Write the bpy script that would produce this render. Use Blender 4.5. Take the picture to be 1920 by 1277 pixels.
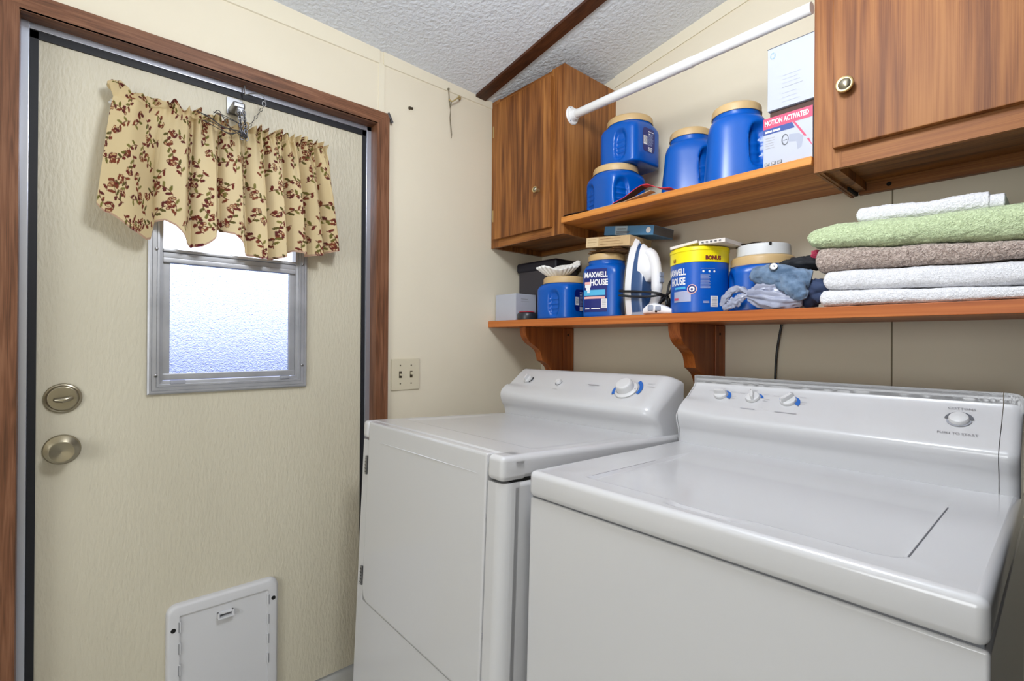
import bpy, bmesh, math, random
from mathutils import Vector, Matrix, noise
R_ = math.radians
PI = math.pi
SC = bpy.context.scene
COL = SC.collection
for o in list(bpy.data.objects):
    bpy.data.objects.remove(o)

# ------------------------------------------------------------------ camera
cd = bpy.data.cameras.new('camera')
cam = bpy.data.objects.new('camera', cd)
COL.objects.link(cam)
SC.camera = cam
cd.sensor_width = 36.0
cd.sensor_fit = 'HORIZONTAL'
cd.lens = 933.69 / 1920 * 36.0
cd.clip_start = 0.02
YAW, PITCH, ROLL = R_(48.317), R_(0.107), R_(0.3685)
vd = Vector((-math.sin(YAW) * math.cos(PITCH), math.cos(YAW) * math.cos(PITCH), math.sin(PITCH)))
rt = Vector((math.cos(YAW), math.sin(YAW), 0))
up = rt.cross(vd)
rt2 = rt * math.cos(ROLL) + up * math.sin(ROLL)
up2 = up * math.cos(ROLL) - rt * math.sin(ROLL)
m3 = Matrix((rt2, up2, -vd)).transposed()
cam.matrix_world = Matrix.Translation((1.6754, -1.6798, 1.179)) @ m3.to_4x4()

# ------------------------------------------------------------------ render look
SC.view_settings.view_transform = 'Standard'
SC.view_settings.look = 'None'
SC.view_settings.exposure = 0.0
SC.view_settings.gamma = 1.0
SC.view_settings.use_curve_mapping = False
SC.cycles.use_denoising = True
SC.cycles.max_bounces = 10
SC.cycles.diffuse_bounces = 6
SC.cycles.sample_clamp_indirect = 6.0
SC.cycles.caustics_reflective = False
SC.cycles.caustics_refractive = False


def lin(c, a=1.0):
    out = []
    for v in c:
        v = v / 255.0
        out.append(v / 12.92 if v <= 0.04045 else ((v + 0.055) / 1.055) ** 2.4)
    return (out[0], out[1], out[2], a)


# ------------------------------------------------------------------ sky outside
w = bpy.data.worlds.new('daylight')
SC.world = w
w.use_nodes = True
nt = w.node_tree
nt.nodes.clear()
tc = nt.nodes.new('ShaderNodeTexCoord')
sp = nt.nodes.new('ShaderNodeSeparateXYZ')
ma = nt.nodes.new('ShaderNodeMath')
ma.operation = 'MULTIPLY_ADD'
ma.inputs[1].default_value = 0.5
ma.inputs[2].default_value = 0.5
rp = nt.nodes.new('ShaderNodeValToRGB')
bg = nt.nodes.new('ShaderNodeBackground')
wo = nt.nodes.new('ShaderNodeOutputWorld')
nt.links.new(tc.outputs['Generated'], sp.inputs[0])
nt.links.new(sp.outputs['Z'], ma.inputs[0])
nt.links.new(ma.outputs[0], rp.inputs[0])
rp.color_ramp.elements[0].position = 0.450
rp.color_ramp.elements[0].color = lin((92, 106, 160))
rp.color_ramp.elements[1].position = 0.585
rp.color_ramp.elements[1].color = lin((240, 245, 255))
nt.links.new(rp.outputs[0], bg.inputs[0])
bg.inputs[1].default_value = 2.3
nt.links.new(bg.outputs[0], wo.inputs[0])


# ------------------------------------------------------------------ ceiling lamp and added fill
def lamp(name, kind, loc, power, size, color=(1, 1, 1), target=None, **kw):
    ld = bpy.data.lights.new(name, kind)
    ld.energy = power
    ld.color = color
    if kind == 'AREA':
        ld.shape = 'DISK'
        ld.size = size
    else:
        ld.shadow_soft_size = size
    for k, v in kw.items():
        setattr(ld, k, v)
    o = bpy.data.objects.new(name, ld)
    COL.objects.link(o)
    o.location = loc
    if target is not None:
        o.rotation_euler = (Vector(target) - Vector(loc)).to_track_quat('-Z', 'Y').to_euler()
    return o


lamp('ceiling_lamp', 'POINT', (1.30, -1.20, 2.08), 42.0, 0.14, (0.90, 0.935, 0.975))
lamp('added_fill_light', 'AREA', (1.75, -4.0, 1.35), 34.0, 1.3, (0.90, 0.935, 0.975), target=(1.1, 0.0, 1.1))  # soft fill added behind the camera; no window stands there


# ------------------------------------------------------------------ object bookkeeping
def new_obj(name, bm, mats, parent=None, smooth=True, angle=38, mods=None):
    me = bpy.data.meshes.new(name)
    bm.normal_update()
    bm.to_mesh(me)
    bm.free()
    if not isinstance(mats, (list, tuple)):
        mats = [mats]
    for m in mats:
        me.materials.append(m)
    if smooth:
        for p in me.polygons:
            p.use_smooth = True
        me.set_sharp_from_angle(angle=R_(angle))
    o = bpy.data.objects.new(name, me)
    COL.objects.link(o)
    if smooth and angle <= 38 and len(me.polygons) < 30000:
        wn = o.modifiers.new('face_weighted', 'WEIGHTED_NORMAL')
        wn.keep_sharp = True
        wn.weight = 100
    if parent is not None:
        o.parent = parent
    return o


def tag(o, label, cat, group=None):
    o['label'] = label
    o['category'] = cat
    if group:
        o['group'] = group
    return o


def thing(name, label, cat, loc=(0, 0, 0), rot=(0, 0, 0), group=None):
    o = bpy.data.objects.new(name, None)
    o.empty_display_size = 0.05
    COL.objects.link(o)
    o.location = loc
    o.rotation_euler = rot
    return tag(o, label, cat, group)


def struct(o):
    o['kind'] = 'structure'
    return o


BM = bmesh.new


# ------------------------------------------------------------------ mesh helpers
def rbox(bm, lo, hi, r=0.0, seg=2, mi=0, M=None, open_top=False):
    lo = Vector(lo)
    hi = Vector(hi)
    t = bmesh.new()
    bmesh.ops.create_cube(t, size=1.0)
    for v in t.verts:
        v.co = Vector(((v.co.x + .5) * (hi.x - lo.x) + lo.x, (v.co.y + .5) * (hi.y - lo.y) + lo.y,
                       (v.co.z + .5) * (hi.z - lo.z) + lo.z))
    if r > 0:
        bmesh.ops.bevel(t, geom=list(t.edges), offset=r, segments=seg, profile=0.5, affect='EDGES')
    if open_top:
        t.normal_update()
        zt = max(v.co.z for v in t.verts)
        fs = [f for f in t.faces if all(abs(v.co.z - zt) < 1e-6 for v in f.verts)]
        bmesh.ops.delete(t, geom=fs, context='FACES')
    merge(bm, t, mi, M)


def merge(bm, t, mi=None, M=None):
    mp = {}
    for v in t.verts:
        mp[v] = bm.verts.new(M @ v.co if M is not None else v.co)
    for f in t.faces:
        try:
            nf = bm.faces.new([mp[v] for v in f.verts])
            nf.material_index = f.material_index if mi is None else mi
        except ValueError:
            pass
    t.free()


def grid(bm, fn, nu, nv, cu=False, cv=False, mi=0):
    rows = []
    for i in range(nu if cu else nu + 1):
        rows.append([bm.verts.new(fn(i / nu, j / nv)) for j in range(nv if cv else nv + 1)])
    for i in range(nu):
        a = rows[i]
        b = rows[(i + 1) % len(rows)]
        for j in range(nv):
            k = (j + 1) % len(a)
            f = bm.faces.new((a[j], b[j], b[k], a[k]))
            f.material_index = mi
    return rows


def loft(bm, rings, cap0=True, cap1=True, mi=0, closed=True):
    rs = [[bm.verts.new(p) for p in r] for r in rings]
    n = len(rs[0])
    for a, b in zip(rs, rs[1:]):
        for j in range(n if closed else n - 1):
            k = (j + 1) % n
            f = bm.faces.new((a[j], a[k], b[k], b[j]))
            f.material_index = mi
    if cap0:
        f = bm.faces.new(list(reversed(rs[0])))
        f.material_index = mi
    if cap1:
        f = bm.faces.new(rs[-1])
        f.material_index = mi
    return rs


def lathe(bm, prof, n=32, mi=0, M=None):
    t = bmesh.new()
    rings = []
    for r, z in prof:
        rings.append([Vector((max(r, 1e-5) * math.cos(2 * PI * k / n), max(r, 1e-5) * math.sin(2 * PI * k / n), z)) for k in range(n)])
    loft(t, rings, True, True)
    merge(bm, t, mi, M)


def smooth_path(pts, sub=6):
    P = [Vector(p) for p in pts]
    out = []
    for i in range(len(P) - 1):
        p0 = P[max(i - 1, 0)]
        p1 = P[i]
        p2 = P[i + 1]
        p3 = P[min(i + 2, len(P) - 1)]
        for k in range(sub):
            t = k / sub
            out.append(0.5 * ((2 * p1) + (-p0 + p2) * t + (2 * p0 - 5 * p1 + 4 * p2 - p3) * t * t + (-p0 + 3 * p1 - 3 * p2 + p3) * t ** 3))
    out.append(P[-1])
    return out


def tube(bm, pts, r, n=8, mi=0, closed=False, sx=1.0):
    P = [Vector(p) for p in pts]
    if not isinstance(r, (list, tuple)):
        r = [r] * len(P)
    rings = []
    nrm = None
    for i, p in enumerate(P):
        if closed:
            d = (P[(i + 1) % len(P)] - P[i - 1]).normalized()
        else:
            d = (P[min(i + 1, len(P) - 1)] - P[max(i - 1, 0)]).normalized()
        if nrm is None:
            a = Vector((0, 0, 1)) if abs(d.z) < 0.9 else Vector((1, 0, 0))
            nrm = d.cross(a).normalized()
        else:
            nrm = (nrm - d * nrm.dot(d)).normalized()
        b = d.cross(nrm)
        rings.append([p + (nrm * math.cos(2 * PI * k / n) + b * math.sin(2 * PI * k / n) * sx) * r[i] for k in range(n)])
    if closed:
        rs = [[bm.verts.new(q) for q in rg] for rg in rings]
        for i in range(len(rs)):
            a, b2 = rs[i], rs[(i + 1) % len(rs)]
            for j in range(n):
                k = (j + 1) % n
                f = bm.faces.new((a[j], a[k], b2[k], b2[j]))
                f.material_index = mi
    else:
        loft(bm, rings, True, True, mi)


def prism(bm, poly, fn0, fn1, mi=0):
    loft(bm, [[fn0(*p) for p in poly], [fn1(*p) for p in poly]], True, True, mi)


_glyphs = {}


def text_mesh(s, size, bold=0.0):
    key = (s, size, bold)
    if key in _glyphs:
        return _glyphs[key]
    cu = bpy.data.curves.new('t', 'FONT')
    cu.body = s
    cu.size = size
    cu.align_x = 'CENTER'
    cu.align_y = 'CENTER'
    cu.offset = bold
    cu.resolution_u = 3
    ob = bpy.data.objects.new('t', cu)
    COL.objects.link(ob)
    dg = bpy.context.evaluated_depsgraph_get()
    dg.update()
    me = bpy.data.meshes.new_from_object(ob.evaluated_get(dg))
    vs = [(v.co.x, v.co.y) for v in me.vertices]
    fs = [list(p.vertices) for p in me.polygons]
    bpy.data.objects.remove(ob)
    bpy.data.curves.remove(cu)
    bpy.data.meshes.remove(me)
    _glyphs[key] = (vs, fs)
    return vs, fs


def add_text(bm, s, size, fn, xs=1.0, bold=0.0, mi=0, u0=0.0, v0=0.0, slant=0.0):
    vs, fs = text_mesh(s, size, bold)
    V = [bm.verts.new(fn(u0 + x * xs, v0 + y + slant * x * xs)) for x, y in vs]
    for f in fs:
        try:
            nf = bm.faces.new([V[i] for i in f])
            nf.material_index = mi
        except ValueError:
            pass


def patch(bm, fn, u0, u1, v0, v1, nu=1, nv=1, mi=0):
    grid(bm, lambda a, b: fn(u0 + (u1 - u0) * a, v0 + (v1 - v0) * b), nu, nv, mi=mi)


# ------------------------------------------------------------------ materials
def base_mat(name):
    m = bpy.data.materials.new(name)
    m.use_nodes = True
    t = m.node_tree
    b = t.nodes['Principled BSDF']
    return m, t, b


def mat(name, col, rough=0.5, metal=0.0, bump=None, var=None, coat=0.0, spec=0.5, emit=None, sheen=0.0, stretch=(1, 1, 1)):
    m, t, b = base_mat(name)
    b.inputs['Base Color'].default_value = lin(col)
    b.inputs['Roughness'].default_value = rough
    b.inputs['Metallic'].default_value = metal
    b.inputs['Specular IOR Level'].default_value = spec
    b.inputs['Coat Weight'].default_value = coat
    b.inputs['Coat Roughness'].default_value = 0.12
    if sheen:
        b.inputs['Sheen Weight'].default_value = sheen
    if bump or var:
        tc = t.nodes.new('ShaderNodeTexCoord')
        mp = t.nodes.new('ShaderNodeMapping')
        mp.inputs['Scale'].default_value = stretch
        t.links.new(tc.outputs['Object'], mp.inputs[0])
    if var:
        n = t.nodes.new('ShaderNodeTexNoise')
        n.inputs['Scale'].default_value = var[0]
        n.inputs['Detail'].default_value = 4
        t.links.new(mp.outputs[0], n.inputs['Vector'])
        r = t.nodes.new('ShaderNodeValToRGB')
        r.color_ramp.elements[0].position = 0.3
        r.color_ramp.elements[1].position = 0.7
        r.color_ramp.elements[0].color = lin([max(0, c - var[1]) for c in col])
        r.color_ramp.elements[1].color = lin([min(255, c + var[1]) for c in col])
        t.links.new(n.outputs['Fac'], r.inputs[0])
        t.links.new(r.outputs[0], b.inputs['Base Color'])
    if bump:
        n = t.nodes.new('ShaderNodeTexNoise')
        n.inputs['Scale'].default_value = bump[0]
        n.inputs['Detail'].default_value = bump[3] if len(bump) > 3 else 3
        t.links.new(mp.outputs[0], n.inputs['Vector'])
        bp = t.nodes.new('ShaderNodeBump')
        bp.inputs['Strength'].default_value = bump[1]
        bp.inputs['Distance'].default_value = bump[2]
        t.links.new(n.outputs['Fac'], bp.inputs['Height'])
        t.links.new(bp.outputs[0], b.inputs['Normal'])
    return m


def wood(name, c_lo, c_mid, c_hi, axis='Z', plank=0.0, rough=0.42, freq=1.0, arch=0.35, k=7.0, dist=0.35):
    """grain runs along axis; plank = width of glued boards"""
    m, t, b = base_mat(name)
    N, Lk = t.nodes, t.links
    tc = N.new('ShaderNodeTexCoord')
    s_al, s_ac = 1.1 * freq, 17.0 * freq
    sc = {'X': (s_al, s_ac, s_ac), 'Y': (s_ac, s_al, s_ac), 'Z': (s_ac, s_ac, s_al)}[axis]
    mp = N.new('ShaderNodeMapping')
    mp.inputs['Scale'].default_value = sc
    Lk.new(tc.outputs['Object'], mp.inputs[0])
    src = mp.outputs[0]
    if plank:
        sx = N.new('ShaderNodeSeparateXYZ')
        Lk.new(tc.outputs['Object'], sx.inputs[0])
        ad = N.new('ShaderNodeMath')
        ad.operation = 'ADD'
        if axis == 'Z':
            Lk.new(sx.outputs['X'], ad.inputs[0])
            Lk.new(sx.outputs['Y'], ad.inputs[1])
        else:
            Lk.new(sx.outputs['Z'], ad.inputs[0])
            Lk.new(sx.outputs['Y'], ad.inputs[1])
        dv = N.new('ShaderNodeMath')
        dv.operation = 'DIVIDE'
        dv.inputs[1].default_value = plank
        Lk.new(ad.outputs[0], dv.inputs[0])
        fl = N.new('ShaderNodeMath')
        fl.operation = 'FLOOR'
        Lk.new(dv.outputs[0], fl.inputs[0])
        wn = N.new('ShaderNodeTexWhiteNoise')
        wn.noise_dimensions = '1D'
        Lk.new(fl.outputs[0], wn.inputs['W'])
        off = N.new('ShaderNodeVectorMath')
        off.operation = 'SCALE'
        off.inputs['Scale'].default_value = 7.0
        Lk.new(wn.outputs['Color'], off.inputs[0])
        av = N.new('ShaderNodeVectorMath')
        av.operation = 'ADD'
        Lk.new(src, av.inputs[0])
        Lk.new(off.outputs[0], av.inputs[1])
        src = av.outputs[0]
    n1 = N.new('ShaderNodeTexNoise')
    n1.inputs['Scale'].default_value = 1.0
    n1.inputs['Detail'].default_value = 5
    n1.inputs['Distortion'].default_value = dist
    Lk.new(src, n1.inputs['Vector'])
    # growth rings
    wv = N.new('ShaderNodeTexNoise')
    wv.inputs['Scale'].default_value = 0.45
    wv.inputs['Detail'].default_value = 1.5
    Lk.new(src, wv.inputs['Vector'])
    ml = N.new('ShaderNodeMath')
    ml.operation = 'MULTIPLY'
    ml.inputs[1].default_value = 60.0
    Lk.new(wv.outputs['Fac'], ml.inputs[0])
    sn = N.new('ShaderNodeMath')
    sn.operation = 'SINE'
    Lk.new(ml.outputs[0], sn.inputs[0])
    mp2 = N.new('ShaderNodeMapping')
    mp2.inputs['Scale'].default_value = {'X': (1.5, k, k), 'Y': (k, 1.5, k), 'Z': (k, k, 1.5)}[axis]
    Lk.new(src, mp2.inputs[0])
    n2 = N.new('ShaderNodeTexNoise')
    n2.inputs['Scale'].default_value = 1.6
    n2.inputs['Detail'].default_value = 3
    Lk.new(mp2.outputs[0], n2.inputs['Vector'])
    # combine: fac = n1 + arch*sine + streak
    a1 = N.new('ShaderNodeMath')
    a1.operation = 'MULTIPLY_ADD'
    a1.inputs[1].default_value = arch * 0.16
    Lk.new(sn.outputs[0], a1.inputs[0])
    Lk.new(n1.outputs['Fac'], a1.inputs[2])
    a2 = N.new('ShaderNodeMath')
    a2.operation = 'MULTIPLY_ADD'
    a2.inputs[1].default_value = 0.55
    Lk.new(n2.outputs['Fac'], a2.inputs[0])
    Lk.new(a1.outputs[0], a2.inputs[2])
    last = a2.outputs[0]
    if plank:
        a3 = N.new('ShaderNodeMath')
        a3.operation = 'MULTIPLY_ADD'
        a3.inputs[1].default_value = 0.22
        Lk.new(wn.outputs['Value'], a3.inputs[0])
        Lk.new(last, a3.inputs[2])
        a4 = N.new('ShaderNodeMath')
        a4.operation = 'SUBTRACT'
        a4.inputs[1].default_value = 0.11
        Lk.new(a3.outputs[0], a4.inputs[0])
        last = a4.outputs[0]
    rp = N.new('ShaderNodeValToRGB')
    e = rp.color_ramp.elements
    e[0].position = 0.52
    e[0].color = lin(c_lo)
    e[1].position = 1.02
    e[1].color = lin(c_hi)
    em = e.new(0.76)
    em.color = lin(c_mid)
    Lk.new(last, rp.inputs[0])
    Lk.new(rp.outputs[0], b.inputs['Base Color'])
    b.inputs['Roughness'].default_value = rough
    b.inputs['Specular IOR Level'].default_value = 0.32
    bp = N.new('ShaderNodeBump')
    bp.inputs['Strength'].default_value = 0.25
    bp.inputs['Distance'].default_value = 0.0006
    Lk.new(n2.outputs['Fac'], bp.inputs['Height'])
    Lk.new(bp.outputs[0], b.inputs['Normal'])
    return m


M_wall = mat('cream_wallboard', (222, 213, 192), 0.62, bump=(90, 0.12, 0.0015), var=(2.5, 3))
M_wall2 = mat('cream_batten', (224, 216, 195), 0.6)
M_gap = mat('dark_gap', (70, 60, 44), 0.8)
M_seam = mat('wall_seam', (128, 118, 96), 0.8)
M_door = mat('cream_embossed_door', (199, 192, 172), 0.42, bump=(130, 0.85, 0.0026, 4), stretch=(1, 1, 0.35), var=(3, 4))
M_ceil = mat('grey_textured_ceiling', (220, 225, 233), 0.85, bump=(75, 0.9, 0.006, 5))
M_casing = wood('brown_casing', (84, 54, 36), (112, 73, 50), (132, 91, 66), 'Z', freq=4.5, arch=0.5)
M_casing_h = wood('brown_casing_cross', (84, 54, 36), (112, 73, 50), (132, 91, 66), 'Y', freq=4.5, arch=0.5)
M_cab = wood('cabinet_wood', (94, 53, 24), (138, 86, 42), (168, 112, 58), 'Z', plank=0.062, freq=2.2)
M_cab_x = wood('cabinet_wood_rail', (94, 53, 24), (138, 86, 42), (168, 112, 58), 'X', freq=2.0)
M_cab2 = wood('cabinet_wood_light', (104, 58, 25), (136, 84, 41), (155, 102, 54), 'Z', plank=0.085, freq=1.9, arch=.55, rough=.55, k=11.0, dist=.1)
M_cab2_x = wood('cabinet_wood_light_rail', (112, 64, 28), (142, 88, 44), (158, 104, 54), 'X', freq=1.5, rough=.55, k=11.0, dist=.1)
M_shelf = wood('shelf_orange_wood', (140, 74, 26), (190, 116, 50), (214, 146, 74), 'X', freq=0.8)
M_shelf2 = wood('shelf_red_wood', (136, 66, 28), (178, 98, 46), (200, 122, 62), 'X', freq=0.8)
M_brack = wood('bracket_wood', (104, 48, 16), (146, 76, 28), (170, 96, 42), 'Z', freq=1.6)
M_strip = wood('dark_ceiling_strip', (52, 28, 16), (74, 42, 25), (94, 56, 34), 'X', freq=1.0)
M_alu = mat('painted_aluminium', (176, 177, 182), 0.38, 0.55, bump=(60, 0.15, 0.001), var=(12, 10), stretch=(1, 1, 1))
M_alu2 = mat('bright_aluminium', (190, 194, 206), 0.3, 0.75)
M_black = mat('black_rubber', (14, 16, 24), 0.55)
M_dark = mat('dark_cavity', (10, 9, 8), 0.9)
M_white = mat('white_enamel', (197, 197, 199), 0.22, coat=0.3)
M_white2 = mat('white_plastic', (206, 206, 207), 0.35)
M_pet = mat('white_pet_door_plastic', (204, 204, 207), 0.5)
M_pvc = mat('white_painted_pipe', (228, 228, 228), 0.3)
M_brass = mat('aged_brass', (206, 186, 136), 0.34, 0.85)
M_nickel = mat('antique_nickel', (160, 152, 132), 0.3, 0.92)
M_steel = mat('steel', (150, 150, 152), 0.3, 1.0)
M_chain = mat('dull_chain_steel', (86, 86, 90), 0.35, 0.9)
M_switch = mat('almond_switch_plastic', (205, 196, 172), 0.4)
M_blue = mat('blue_jar_plastic', (0, 84, 176), 0.28, spec=0.4)
M_navy = mat('navy_label_print', (14, 30, 112), 0.35)
M_tan = mat('tan_lid_plastic', (200, 170, 122), 0.42)
M_print = mat('white_print', (236, 236, 238), 0.5)
M_print2 = mat('grey_blue_print', (150, 165, 205), 0.5)
M_cyan = mat('light_blue_print', (80, 178, 222), 0.4)
M_pink = mat('pink_print', (232, 178, 172), 0.4)
M_bluep = mat('canister_blue_print', (0, 84, 182), 0.35)
M_yellow = mat('yellow_band_print', (244, 226, 16), 0.4)
M_maroon = mat('dark_red_print', (120, 40, 40), 0.5)
M_silver = mat('pale_print_band', (170, 176, 205), 0.4)
M_red = mat('red_print', (206, 70, 104), 0.5)
M_greyp = mat('grey_print', (150, 152, 160), 0.5)
M_greyl = mat('pale_grey_print', (158, 158, 164), 0.5)
M_greyd = mat('dark_grey_print', (96, 98, 104), 0.5)
M_arc = mat('blue_dial_print', (38, 98, 178), 0.4)
M_card = mat('white_card', (180, 184, 196), 0.55)
M_kraft = mat('tan_cardboard', (196, 166, 124), 0.75, var=(30, 8), bump=(120, 0.2, 0.001))
M_kraftd = mat('brown_kraft_paper', (132, 96, 54), 0.8, bump=(60, 0.5, 0.004), var=(25, 22))
M_brownbox = mat('dark_brown_card', (78, 52, 44), 0.7)
M_bin = mat('dark_grey_fabric', (62, 58, 62), 0.85)
M_binlid = mat('black_navy_vinyl', (22, 20, 36), 0.5)
M_puck = mat('dark_slate_plastic', (42, 46, 54), 0.35)
M_filter = mat('white_filter_paper', (236, 234, 230), 0.8)
M_ironblue = mat('iron_blue_plastic', (44, 76, 122), 0.3, coat=0.3)
M_ironwhite = mat('iron_white_plastic', (232, 232, 236), 0.3, coat=0.2)
M_irongrey = mat('iron_grey_plastic', (150, 158, 176), 0.35)
M_cord = mat('black_cord', (26, 27, 30), 0.45)
M_bag = mat('grey_plastic_bag', (150, 154, 174), 0.28, bump=(45, 0.5, 0.004))
M_denim = mat('blue_denim', (96, 120, 148), 0.9, bump=(620, 0.6, 0.0015), var=(48, 26), sheen=0.2)
M_darkcloth = mat('black_cloth', (24, 26, 32), 0.8, bump=(40, 0.6, 0.004))
M_navycloth = mat('dark_blue_cloth', (52, 66, 98), 0.85, bump=(60, 0.6, 0.003))
M_roll = mat('white_roll_plastic', (214, 216, 218), 0.45)
M_bluebox = mat('blue_carton', (86, 142, 190), 0.5)
M_bluelt = mat('pale_blue_print', (170, 196, 214), 0.5)
M_paper = mat('paper_sheet', (216, 190, 160), 0.7)
M_flyer = mat('red_flyer', (206, 44, 64), 0.4)
M_flyerd = mat('dark_flyer', (52, 34, 40), 0.45)
M_floor = mat('vinyl_floor', (176, 176, 172), 0.5, var=(6, 8))
M_outside = mat('concrete_outside', (84, 94, 122), 0.9, var=(3, 12))


def terry(name, col, sc=260, depth=0.006, var=10):
    m, t, b = base_mat(name)
    N, Lk = t.nodes, t.links
    b.inputs['Roughness'].default_value = 0.95
    b.inputs['Sheen Weight'].default_value = 0.25
    b.inputs['Specular IOR Level'].default_value = 0.1
    tc = N.new('ShaderNodeTexCoord')
    n = N.new('ShaderNodeTexNoise')
    n.inputs['Scale'].default_value = sc
    n.inputs['Detail'].default_value = 2
    n.inputs['Distortion'].default_value = 1.2
    Lk.new(tc.outputs['Object'], n.inputs['Vector'])
    r = N.new('ShaderNodeValToRGB')
    r.color_ramp.elements[0].position = 0.35
    r.color_ramp.elements[1].position = 0.62
    r.color_ramp.elements[0].color = lin([c - var * 3 for c in col])
    r.color_ramp.elements[1].color = lin([min(255, c + var) for c in col])
    Lk.new(n.outputs['Fac'], r.inputs[0])
    Lk.new(r.outputs[0], b.inputs['Base Color'])
    bp = N.new('ShaderNodeBump')
    bp.inputs['Strength'].default_value = 0.9
    bp.inputs['Distance'].default_value = depth
    Lk.new(n.outputs['Fac'], bp.inputs['Height'])
    Lk.new(bp.outputs[0], b.inputs['Normal'])
    return m


M_tw = terry('white_terry', (236, 236, 240), 300, 0.003, 5)
M_tg = terry('green_terry', (200, 215, 172), 230, 0.005, 8)
M_tb = terry('taupe_terry', (190, 172, 162), 200, 0.008, 14)


def glass(name, rough, bump, col=(240, 246, 255)):
    m, t, b = base_mat(name)
    b.inputs['Base Color'].default_value = lin(col)
    b.inputs['Transmission Weight'].default_value = 1.0
    b.inputs['Roughness'].default_value = rough
    b.inputs['IOR'].default_value = 1.25
    if bump:
        N, Lk = t.nodes, t.links
        tc = N.new('ShaderNodeTexCoord')
        n = N.new('ShaderNodeTexNoise')
        n.inputs['Scale'].default_value = bump[0]
        n.inputs['Detail'].default_value = 1.5
        n.inputs['Distortion'].default_value = 0.8
        Lk.new(tc.outputs['Object'], n.inputs['Vector'])
        bp = N.new('ShaderNodeBump')
        bp.inputs['Strength'].default_value = bump[1]
        bp.inputs['Distance'].default_value = bump[2]
        Lk.new(n.outputs['Fac'], bp.inputs['Height'])
        Lk.new(bp.outputs[0], b.inputs['Normal'])
    return m


M_obscure = glass('obscure_glass', 0.10, (210, 0.9, 0.0024))
def thin_glass(name):
    m, t, b = base_mat(name)
    N, Lk = t.nodes, t.links
    tr = N.new('ShaderNodeBsdfTransparent')
    gl = N.new('ShaderNodeBsdfGlossy')
    gl.inputs['Roughness'].default_value = 0.02
    fr = N.new('ShaderNodeFresnel')
    fr.inputs['IOR'].default_value = 1.3
    mx = N.new('ShaderNodeMixShader')
    Lk.new(fr.outputs[0], mx.inputs[0])
    Lk.new(tr.outputs[0], mx.inputs[1])
    Lk.new(gl.outputs[0], mx.inputs[2])
    Lk.new(mx.outputs[0], N['Material Output'].inputs['Surface'])
    return m


M_clear = thin_glass('clear_glass')

# ================================================================== THE SETTING
# ceiling plane z = 2.204 + .165 x - .035 y
def zc(x, y):
    return 2.204 + 0.165 * x - 0.035 * y


X1, Y0 = 2.75, -4.2
bm = BM()
rbox(bm, (-0.35, Y0, -0.06), (X1, 0.0, 0.0))
struct(new_obj('floor', bm, M_floor, smooth=False))
bm = BM()
cs = [(-0.1, Y0 - .1), (X1 + .1, Y0 - .1), (X1 + .1, 0.1), (-0.1, 0.1)]
loft(bm, [[Vector((x, y, zc(x, y))) for x, y in cs], [Vector((x, y, zc(x, y) + 0.05)) for x, y in cs]])
struct(new_obj('ceiling', bm, M_ceil, smooth=False))


def wall_block(bm, x0, x1, y0, y1, z0, z1=None):
    """vertical block; z1 None -> follows the ceiling"""
    b = [Vector((x0, y0, z0)), Vector((x1, y0, z0)), Vector((x1, y1, z0)), Vector((x0, y1, z0))]
    t = [Vector((p.x, p.y, (zc(p.x, p.y) + 0.02) if z1 is None else z1)) for p in b]
    loft(bm, [b, t])


DY0, DY1, DZ = -1.772, -0.855, 1.960     # door opening
bm = BM()
wall_block(bm, -0.10, 0.0, DY1, 0.0, 0.0)
wall_block(bm, -0.10, 0.0, Y0, DY0, 0.0)
wall_block(bm, -0.10, 0.0, DY0, DY1, DZ)
struct(new_obj('wall_left', bm, M_wall, smooth=False))
bm = BM()
wall_block(bm, -0.10, X1 + .1, 0.0, 0.08, 0.0)
struct(new_obj('wall_back', bm, M_wall, smooth=False))
bm = BM()
wall_block(bm, X1, X1 + .08, Y0, 0.0, 0.0)
struct(new_obj('wall_right', bm, M_wall, smooth=False))
bm = BM()
wall_block(bm, 1.765, 1.83, -1.20, 0.0, 0.0)  # unseen panel added to block light from the washer's right side
struct(new_obj('added_shade_panel', bm, mat('dark_shade_panel', (26, 22, 20), 0.7), smooth=False))
bm = BM()
wall_block(bm, -0.10, X1 + .1, Y0 - .08, Y0, 0.0)
struct(new_obj('wall_front', bm, M_wall, smooth=False))

# battens that cover the wallboard joints
bm = BM()
def slat_z(y0, y1):
    lo = [Vector((0, y0, 2.185)), Vector((0.0045, y0, 2.187)), Vector((0.0045, y1, 2.187)), Vector((0, y1, 2.185))]
    hi = [Vector((p.x, p.y, zc(0, p.y) + .002)) for p in lo]
    loft(bm, [lo, hi])
slat_z(Y0, -0.842)
slat_z(-0.826, -0.314)
rbox(bm, (0, -0.845, 2.012), (0.003, -0.823, 2.187))
struct(new_obj('trim_1', bm, M_wall2, smooth=False))
bm = BM()
p0 = [Vector((x, 0.0, zc(x, 0) - 0.046)) for x in (0.42, X1)]
lo = [Vector((0.42, 0, p0[0].z)), Vector((X1, 0, p0[1].z)), Vector((X1, -0.005, p0[1].z)), Vector((0.42, -0.005, p0[0].z))]
loft(bm, [lo, [Vector((p.x, p.y, zc(p.x, 0) + .002)) for p in lo]])
struct(new_obj('trim_2', bm, M_wall2, smooth=False))
bm = BM()
rbox(bm, (1.3478, -0.0012, 0.0), (1.3512, 0.002, 1.60))
struct(new_obj('trim_3', bm, M_seam, smooth=False))
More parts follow.
